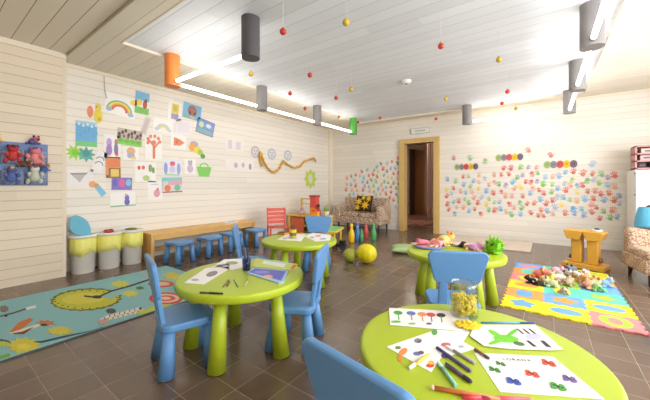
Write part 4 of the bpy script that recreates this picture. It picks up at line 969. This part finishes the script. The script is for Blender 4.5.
# ---------------------------------------------------------------- things on the tables
TZ = .4805
def marker(u0, v0, u1, v1, r, body, cap, label, z=TZ, capfrac=.28, group='felt pens on the lime tables', name='felt_pen', lift=0):
    a = ray(u0, v0, z=z+r); b = ray(u1, v1, z=z+r); a.z += lift; b.z += lift; d = b-a; L = d.length
    t = empty(name, a, math.atan2(d.y, d.x), label, 'pen', group)
    f = MB(); f.cone((0, 0, 0), (L*(1-capfrac), 0, 0), r, r, 14); f.build('barrel', cm(*body, .4), t)
    f = MB(); f.cone((L*(1-capfrac), 0, 0), (L-.004, 0, 0), r*1.08, r*1.0, 14); f.cone((L-.004, 0, 0), (L, 0, 0), r*1.0, r*.7, 14); f.build('cap', cm(*cap, .4), t)
    return t
marker(437, 347.5, 471, 371.5, .0055, (60, 62, 130), (96, 84, 170), 'violet felt pen lying over the drawing, left of the grey one', capfrac=.8)
marker(475, 363, 446, 346, .0055, (160, 160, 168), (226, 222, 224), 'light grey felt pen just above the violet one')
marker(446, 364, 471.5, 382, .0065, (92, 72, 104), (70, 52, 80), 'dark plum felt pen below the violet one')
marker(456, 386, 438, 362, .006, (140, 206, 190), (196, 232, 222), 'mint green felt pen lying on the lime table')
marker(428.5, 354.6, 409, 368.5, .0055, (236, 202, 80), (240, 236, 230), 'yellow felt pen with white end at left of the drawing')
marker(500, 399.5, 430, 387, .0065, (224, 124, 70), (232, 206, 190), 'long orange felt pen nearest the bottom edge', capfrac=.06)
marker(475, 349, 489, 358.5, .0055, (140, 96, 84), (90, 70, 70), 'brown felt pen touching the butterfly drawing')
marker(481, 322.5, 535, 323, .004, (92, 150, 200), (70, 120, 190), 'thin blue pencil behind the plant drawing', name='pencil')
marker(530, 399.5, 462, 397, .006, (222, 80, 110), (214, 60, 80), 'pinkish red felt pen at the bottom edge of photo')
def sheet(pxs, label, items, z=TZ, col=P_, cat='drawing', group='drawings on the lime tables', curl=0, name='paper_drawing', th=.0012):
    f = MB(); mats = []; mi = {}
    def M_(c_):
        if c_ not in mi: mi[c_] = len(mats); mats.append(cm(*c_, .8))
        return mi[c_]
    P3 = [ray(u, v, z=z) for u, v in pxs]; ce = sum(P3, Vector())/len(P3)
    f.prism([(p.x-ce.x, p.y-ce.y) for p in P3], th, None, M_(col))
    for k, (kind, c_, *g) in enumerate(items):
        zz = th-.0002; h_ = .0005+.00006*k
        if kind == 'poly': q = [ray(u, v, z=z) for u, v in g[0]]
        elif kind == 'el': q = [ray(g[0]+x, g[1]+y, z=z) for x, y in ell(g[2], g[3], 16, 0, 0, g[4] if len(g) > 4 else 0)]
        elif kind == 'st': q = [ray(g[0]+x, g[1]+y*g[4], z=z) for x, y in star(g[2], g[3], 6)]
        f.prism([(p.x-ce.x, p.y-ce.y) for p in q], h_, Matrix.Translation((0, 0, zz)), M_(c_))
    o = f.build(name, mats); o.location = (ce.x, ce.y, z); return tag(o, label, cat, group)
def bug(u, v, s, c_): dk = tuple(int(k*.55) for k in c_); return [('el', c_, u-s*.42, v-s*.20, s*.42, s*.20, .5), ('el', c_, u-s*.38, v+s*.06, s*.36, s*.16, .2), ('el', c_, u+s*.38, v-s*.02, s*.36, s*.17, .5), ('el', c_, u+s*.48, v+s*.24, s*.42, s*.18, .2), ('el', dk, u, v, s*.30, s*.09, .4), ('el', dk, u-s*.4, v-s*.14, s*.14, s*.07), ('el', dk, u+s*.45, v+s*.16, s*.14, s*.07)]
# foreground table drawings
sheet([(389, 308), (467, 312), (472, 330), (460, 331), (390, 325)], 'long white paper with a row of coloured trees, left of the jar',
      sum([[('el', c_, u, v, 4.6, 2.0, .1), ('poly', c2, [(u-.6, v+1), (u+.6, v+1), (u+1.6, v+7), (u+.4, v+7)])] for u, v, c_, c2 in ((398, 313, (70, 160, 70), (70, 160, 70)), (411, 313.5, (90, 120, 196), (200, 120, 80)), (422, 314.5, (232, 150, 90), (222, 120, 80)), (431, 315, (214, 84, 70), (110, 110, 180)), (441, 315.5, (60, 60, 64), (84, 150, 80)))], [])+[('el', (110, 190, 90), 396, 322, 5, 1.2), ('el', (90, 90, 130), 429, 324, 3, 1), ('el', (130, 190, 120), 412, 324, 4, 1)], z=TZ+.0015)
sheet([(386.5, 347), (436, 330), (470, 332), (463, 342), (476, 349), (441, 358), (431, 372.5)], 'white paper with small animal paintings under the felt pens',
      [('el', (236, 140, 80), 403, 352, 5, 3, -.6), ('el', (236, 130, 70), 400, 359, 2, 3), ('el', (90, 140, 70), 398, 348, 3, 1.6), ('el', (130, 130, 150), 418, 341, 4, 2.4), ('el', (90, 90, 100), 419, 342, 2, 1.4), ('el', (110, 120, 180), 417, 354, 4, 2), ('el', (110, 90, 110), 421, 353, 3, 1.8), ('el', (90, 160, 90), 434.5, 332.5, 3, 3),
       ('el', (222, 80, 60), 430, 366, 4, 2), ('el', (240, 190, 60), 431, 363, 3, 2), ('el', (206, 110, 120), 446, 345, 5, 2), ('el', (100, 84, 130), 445, 356, 4, 2.4), ('el', (190, 180, 206), 461, 347, 3, 1.4)])
sheet([(473, 328), (478, 325), (535, 325), (563, 349.5), (552, 350.5), (510, 349), (484, 346), (470, 336)], 'white paper with a green plant and black stripes, right of jar',
      [('el', (120, 206, 60), 506, 339, 13, 4, .1), ('el', (120, 206, 60), 495, 334, 8, 2.2, .5), ('el', (110, 196, 56), 512, 333, 7, 2, -.6), ('el', (120, 206, 60), 496, 342, 8, 2, -.3), ('el', (84, 120, 60), 519, 344, 6, 2, .2), ('el', (200, 196, 226), 534, 337, 8, 3)]
      +[('poly', (70, 60, 66), [(516+6*k, 329), (518+6*k, 329), (525+6*k, 334.5), (522+6*k, 334)]) for k in range(3)]+[('poly', (64, 58, 64), [(526, 341), (529, 341), (537, 347), (533, 347)]), ('poly', (64, 58, 64), [(540, 341), (544, 341), (552, 348), (546, 347)])], z=TZ+.0030)
so_ = sheet([(474, 353), (553, 357), (605, 399.5), (500, 392)], 'white paper with coloured butterflies and a pencilled name, nearest right',
      bug(500.5, 364, 6.5, (90, 150, 80))+bug(494.5, 370, 7.5, (80, 150, 70))+bug(548.5, 363.5, 9, (214, 84, 60))+bug(532, 374.5, 9, (222, 90, 70))+bug(569.5, 379.5, 9, (120, 100, 160))+bug(513.5, 382, 9, (70, 90, 180))+bug(558, 387.5, 10, (80, 160, 70)))
# name pencilled along the top
cu = bpy.data.curves.new('name_text', 'FONT'); cu.body = 'LORANA'; cu.size = .022; cu.extrude = .0003; cu.space_character = 1.25
tx = bpy.data.objects.new('name_text', cu); C.objects.link(tx); 
bpy.context.view_layer.update()
me = bpy.data.meshes.new_from_object(tx); bpy.data.objects.remove(tx)
tx = bpy.data.objects.new('pencilled_name', me); C.objects.link(tx); me.materials.append(cm(70, 62, 70)); tx.parent = so_
a = ray(503.5, 360.5, z=TZ); b = ray(532, 362, z=TZ); L0 = me.vertices and max(v.co.x for v in me.vertices) or .1
tx.location = (a.x-so_.location.x, a.y-so_.location.y, .0016); tx.rotation_euler = (0, 0, math.atan2(b.y-a.y, b.x-a.x)); k_ = (b-a).length/L0; tx.scale = (k_, k_, 1)
# glass jar
p = ray(464, 315.5, z=TZ)
JX, JY = p.x, p.y
mg = bpy.data.materials.new('clear_glass'); mg.use_nodes = True; nt = mg.node_tree; b_ = nt.nodes['Principled BSDF']

def thin_glass(m, tint, k=.10):
    nt = m.node_tree; nt.nodes.clear(); out = nt.nodes.new('ShaderNodeOutputMaterial'); tr = nt.nodes.new('ShaderNodeBsdfTransparent'); gl = nt.nodes.new('ShaderNodeBsdfGlossy')
    tr.inputs[0].default_value = tint; gl.inputs['Roughness'].default_value = .03; lw = nt.nodes.new('ShaderNodeLayerWeight'); lw.inputs['Blend'].default_value = .25
    mx = nt.nodes.new('ShaderNodeMixShader'); nt.links.new(N(nt, 'ADD', N(nt, 'MULTIPLY', lw.outputs['Facing'], .35), k*.3), mx.inputs[0])
    nt.links.new(tr.outputs[0], mx.inputs[1]); nt.links.new(gl.outputs[0], mx.inputs[2]); nt.links.new(mx.outputs[0], out.inputs[0])
thin_glass(mg, (.95, .97, .96, 1))
t = empty('glass_jar', (JX, JY, TZ), 0, 'clear glass jar filled with yellow pieces on the closest table', 'jar')
f = MB(); f.lathe([(.0001, 0), (.058, 0), (.062, .006), (.062, .128), (.056, .142), (.056, .160), (.0545, .160), (.0545, .142), (.0602, .127), (.0602, .008), (.0001, .005)], seg=40, closed=True); f.build('glass_body', mg, t)
f = MB(); f.lathe([(.058, .146), (.060, .148), (.060, .156), (.058, .158), (.0562, .158), (.0562, .146)], seg=40, closed=True); f.build('rim_ring', mg, t)
m_pasta = mat('yellow_pasta', (240, 214, 50), .6, .15, 60)
def pasta(n, fn):
    f = MB(); r_ = random.Random(4)
    for _ in range(n):
        c_ = Vector(fn(r_)); d = Vector((r_.uniform(-1, 1), r_.uniform(-1, 1), r_.uniform(-.5, 1.2))).normalized()*.009
        f.cone(c_-d, c_+d, .0042, .0042, 6)
    return f
def injar(r_):
    a_ = r_.uniform(0, 6.28); q_ = .049*math.sqrt(r_.uniform(0, 1)); return (q_*math.cos(a_), q_*math.sin(a_), r_.uniform(.016, .098))
o = pasta(520, injar).build('yellow_pasta', m_pasta); o.location = (JX, JY, TZ); tag(o, 'yellow pasta pieces filling the glass jar', 'pasta', kind='stuff')
p = ray(468, 327, z=TZ)
def pile(r_):
    a_ = r_.uniform(0, 6.28); q_ = math.sqrt(r_.uniform(0, 1)); return (q_*.05*math.cos(a_), q_*.035*math.sin(a_), .0045+.016*(1-q_)*r_.uniform(0, 1)+.003)
f = MB(); r_ = random.Random(8)
for _ in range(110):
    c_ = Vector(pile(r_)); d = Vector((r_.uniform(-1, 1), r_.uniform(-1, 1), 0)).normalized()*.008; c_.z += .003
    f.cone(c_-d, c_+d, .004, .004, 6)
o = f.build('spilled_pasta', m_pasta); o.location = (p.x, p.y, TZ); o.rotation_euler = (0, 0, .5); tag(o, 'yellow pasta pieces spilled on the table in front of the jar', 'pasta', kind='stuff')

# left table
sheet([(184, 283), (206, 268), (230, 263), (229, 269), (204, 284.5)], 'open booklet with grey picture at the left edge of the left table', [('el', (150, 140, 140), 212, 274, 6, 2.4, -.3), ('el', (190, 180, 180), 195, 280, 4, 1.2), ('poly', (200, 196, 200), [(205, 268.5), (206.5, 268), (228, 266), (228, 267)])], group='papers on the left table')
sheet([(214, 266), (224, 259.5), (243, 258.5), (243, 267.5), (232, 270)], 'white paper with green sketch behind the booklet on left table', [('el', (150, 180, 150), 232, 263, 6, 1.6), ('el', (190, 180, 170), 226, 266, 4, 1)], group='papers on the left table')
sheet([(246, 273.5), (254, 268.5), (288.5, 271), (284, 282.5), (279, 284)], 'blue and violet picture book at the right side of the left table', [('poly', (112, 118, 206), [(249, 273), (255, 269.3), (286, 272), (281, 281.5)]), ('el', (232, 180, 150), 268, 277.5, 5, 1.8), ('el', (150, 150, 226), 262, 273, 8, 1.6)], col=(170, 200, 226), group='papers on the left table', name='picture_book', cat='book', th=.006)
sheet([(252, 267), (256, 258.5), (298, 264.5), (294, 269.5), (288, 270.5)], 'pale green and white booklet with orange edge on the left table', [('poly', (226, 236, 226), [(262, 264), (264, 261), (286, 264), (284, 268)]), ('poly', (170, 206, 190), [(266, 261.5), (268, 260.3), (290, 263.4), (289, 264.5)]), ('poly', (226, 110, 60), [(293, 266), (297.5, 264.8), (294, 269), (290, 270)])], col=(206, 216, 120), group='papers on the left table', th=.004, name='booklet', cat='booklet')
marker(200, 292.5, 223, 293.5, .0055, (90, 80, 60), (40, 36, 36), 'black felt pen at the front edge of the left table', capfrac=.6)
marker(223, 287, 229, 279.5, .0035, (150, 120, 100), (90, 80, 80), 'brown pencil, first of three short ones in front of the pen cup', name='pencil')
marker(234, 280, 238, 287, .0035, (110, 150, 110), (80, 110, 80), 'green pencil, middle of three short ones before the pen cup', name='pencil')
marker(245, 286, 248, 279, .0035, (210, 206, 200), (150, 140, 130), 'grey pencil, rightmost of three short ones before the pen cup', name='pencil')
marker(227, 286, 230, 281, .0035, (60, 60, 64), (60, 60, 64), 'thin black pencil beside the brown pencil', name='pencil')
p = ray(246.5, 270, z=TZ)
t = empty('pen_cup', (p.x, p.y, TZ), 0, 'blue tinted cup holding dark scissors and pens on the left table', 'cup')
mb_ = bpy.data.materials.new('blue_tinted_plastic'); mb_.use_nodes = True; thin_glass(mb_, (.45, .5, .85, 1))
f = MB(); f.lathe([(.0001, 0), (.028, 0), (.031, .085), (.0295, .085), (.0265, .004), (.0001, .003)], seg=24, closed=True); f.build('cup_body', mb_, t)
for k, (ang, tl, col) in enumerate(((0, .25, (60, 70, 96)), (1.2, .3, (70, 84, 110)), (2.2, .35, (50, 60, 90)), (3.4, .28, (90, 96, 110)), (4.4, .2, (60, 76, 110)), (5.4, .33, (110, 120, 140)))):
    d = Vector((math.cos(ang)*tl, math.sin(ang)*tl, 1)).normalized(); bb = Vector((-.008*math.cos(ang), -.008*math.sin(ang), .008)); 
    pr_ = empty('pencil', (p.x+bb.x, p.y+bb.y, TZ+bb.z), 0, ['dark pen at the right side of the cup', 'blue grey pen leaning to the back of the cup', 'navy pen leaning back left in the cup', 'grey pen leaning left in the cup', 'slate pen leaning to the front of the cup', 'light grey pen leaning front right in the cup'][k], 'pen', 'pens standing in the cup')
    f = MB(); f.cone((0, 0, 0), d*(.135+.008*k), .0035, .0035, 8); f.build('barrel', cm(*col), pr_)
    f = MB(); f.cone(d*(.135+.008*k), d*(.15+.008*k), .0035, .0005, 8); f.build('tip', cm(40, 40, 50), pr_)

# far table
sheet([(277, 239.5), (287, 234), (306, 234.5), (301, 241.5)], 'white paper on the far table in front of the yellow cup', [('el', (190, 196, 220), 292, 238, 5, 1.2), ('el', (200, 180, 190), 285, 238.8, 2.5, .7)], group='papers on the far table')
sheet([(304, 236.5), (313, 232.8), (331, 235), (330, 240.5), (316, 241.5)], 'paper with pastel spots at the right side of far table', [('el', (226, 160, 150), 318, 236, 3, .8), ('el', (150, 190, 210), 323, 239, 3.5, .8), ('el', (160, 200, 140), 312, 237.5, 2.5, .7)], group='papers on the far table')
p = ray(293, 238, z=TZ)
t = empty('yellow_cup', (p.x, p.y, TZ), 0, 'yellow cup with dark pens on the far lime table', 'cup')
f = MB(); f.lathe([(.0001, 0), (.036, 0), (.042, .10), (.039, .10), (.033, .004), (.0001, .004)], seg=22, closed=True); f.build('cup_body', cm(222, 196, 50), t)
f = MB(); f.lathe([(.0385, .03), (.0415, .065), (.0425, .065), (.0395, .03)], seg=22, closed=True); f.build('band', cm(110, 100, 50), t)
f = MB(); f.box((.0, 0, .013), (.12, .08, .026)); f.box((0, 0, .03), (.1, .06, .008), 1); o = f.build('crayon_box', [cm(214, 150, 40), cm(80, 70, 50)]); q = ray(283, 234.5, z=TZ); o.location = (q.x, q.y, TZ); tag(o, 'small orange crayon box left of the yellow cup on far table', 'box')
for k, (dx, dy, c_) in enumerate(((.01, 0, (80, 50, 60)), (-.012, .008, (60, 60, 90)), (0, -.012, (150, 60, 60)))):
    f = MB(); f.cone((p.x+dx, p.y+dy, TZ+.006), (p.x+dx*2.2, p.y+dy*2.2, TZ+.145), .006, .006, 8); o = f.build('felt_pen', cm(*c_)); tag(o, ['plum pen standing in the yellow cup', 'navy pen standing in the yellow cup', 'red pen standing in the yellow cup'][k], 'pen', 'pens in the yellow cup')

# toy table
p = ray(424, 247, z=TZ)
t = empty('play_tray', (-.93, 3.01, TZ), 0, 'round blue rimmed tray with pink centre on the toy table', 'tray')
f = MB(); f.lathe([(.0001, 0), (.13, 0), (.15, .022), (.145, .024), (.125, .006), (.0001, .006)], seg=36, closed=True); f.build('rim', cm(120, 140, 210), t)
f = MB(); f.lathe([(.0001, .006), (.124, .006), (.124, .014), (.0001, .016)], seg=32, closed=True); f.build('insert', cm(244, 176, 186), t)
def doll(loc, rz, dress, hair, lb, s=1.0, skin=(240, 196, 170)):
    t = empty('toy_doll', loc, rz, lb, 'doll', 'dolls on the toy table')
    f = MB(); f.M = Matrix.Scale(s, 4); f.cone((-.09, 0, .025), (.03, 0, .022), .04, .016, 16); f.build('dress', cm(*dress, .8), t)
    f = MB(); f.M = Matrix.Scale(s, 4); f.ball((.062, 0, .026), (.024, .022, .024)); f.cone((-.10, 0, .014), (.062, 0, .022), .013, .012, 10); f.tube([Vector((.02, .016, .02)), Vector((-.01, .055, .01)), Vector((-.03, .07, .008))], .007, 8); f.tube([Vector((.02, -.016, .02)), Vector((.0, -.05, .01)), Vector((.02, -.075, .008))], .007, 8)
    f.tube([Vector((-.08, .015, .012)), Vector((-.15, .03, .008))], .008, 8); f.tube([Vector((-.08, -.015, .012)), Vector((-.15, -.02, .008))], .008, 8); f.build('body', cm(*skin), t)
    f = MB(); f.M = Matrix.Scale(s, 4); f.ball((.075, 0, .032), (.03, .032, .03)); f.ball((.10, 0, .016), (.03, .034, .016)); f.build('hair', cm(*hair, .9), t)
doll((-.96, 3.04, TZ+.018), .6, (236, 130, 150), (236, 150, 120), 'pink dressed doll lying on the tray')
doll((-.83, 3.07, TZ+.018), 1.4, (240, 160, 160), (238, 196, 120), 'peach dressed doll with blond hair on the right of the tray', 1.1)
doll((-.58, 3.15, TZ+.002), 2.6, (214, 150, 206), (60, 44, 50), 'violet dressed doll with black hair behind the blue chair', 1.0)
doll((-.44, 3.22, TZ+.002), .3, (236, 170, 196), (170, 110, 150), 'pink doll with mauve hair behind the blue chair', 1.0)
plush('plush_toy', (-.84, 3.24, TZ+.001), .8, (240, 196, 120), (240, 190, 110), (222, 150, 80), 'apricot plush toy at the back of the toy table', 1.1)
f = MB(); f.ball((0, 0, .02), (.09, .06, .02)); o = f.build('cloth_bundle', cm(240, 216, 220, .9)); o.location = (-.68, 3.24, TZ); tag(o, 'pale cloth bundle between the dolls on the toy table', 'cloth')
# green spiky plush
p = ray(484, 249, z=TZ)
t = empty('green_plush', (-.37, 3.10, TZ), -.6, 'bright green spiky plush monster on the toy table', 'plush toy')
m_gp = cm(126, 196, 30, .9)
f = MB(); f.ball((0, 0, .062), (.062, .055, .062)); r_ = random.Random(2)
for _ in range(110):
    d = Vector((r_.uniform(-1, 1), r_.uniform(-1, 1), r_.uniform(-.5, 1))).normalized(); c_ = Vector((d.x*.055, d.y*.05, .062+d.z*.055)); f.cone(c_, c_+d*.034, .008, .001, 6)
f.build('body', m_gp, t)
for sx in (-1, 1):
    f = MB(); f.ball((sx*.022, -.052, .085), (.012, .01, .013)); f.build('eye', m_black, t)
    f = MB(); f.ball((sx*.05, -.03, .014), (.03, .035, .014)); f.build('foot', m_gp, t)
    f = MB(); f.cone((sx*.03, 0, .11), (sx*.045, .0, .165), .012, .004, 8); f.build('antenna', m_gp, t)
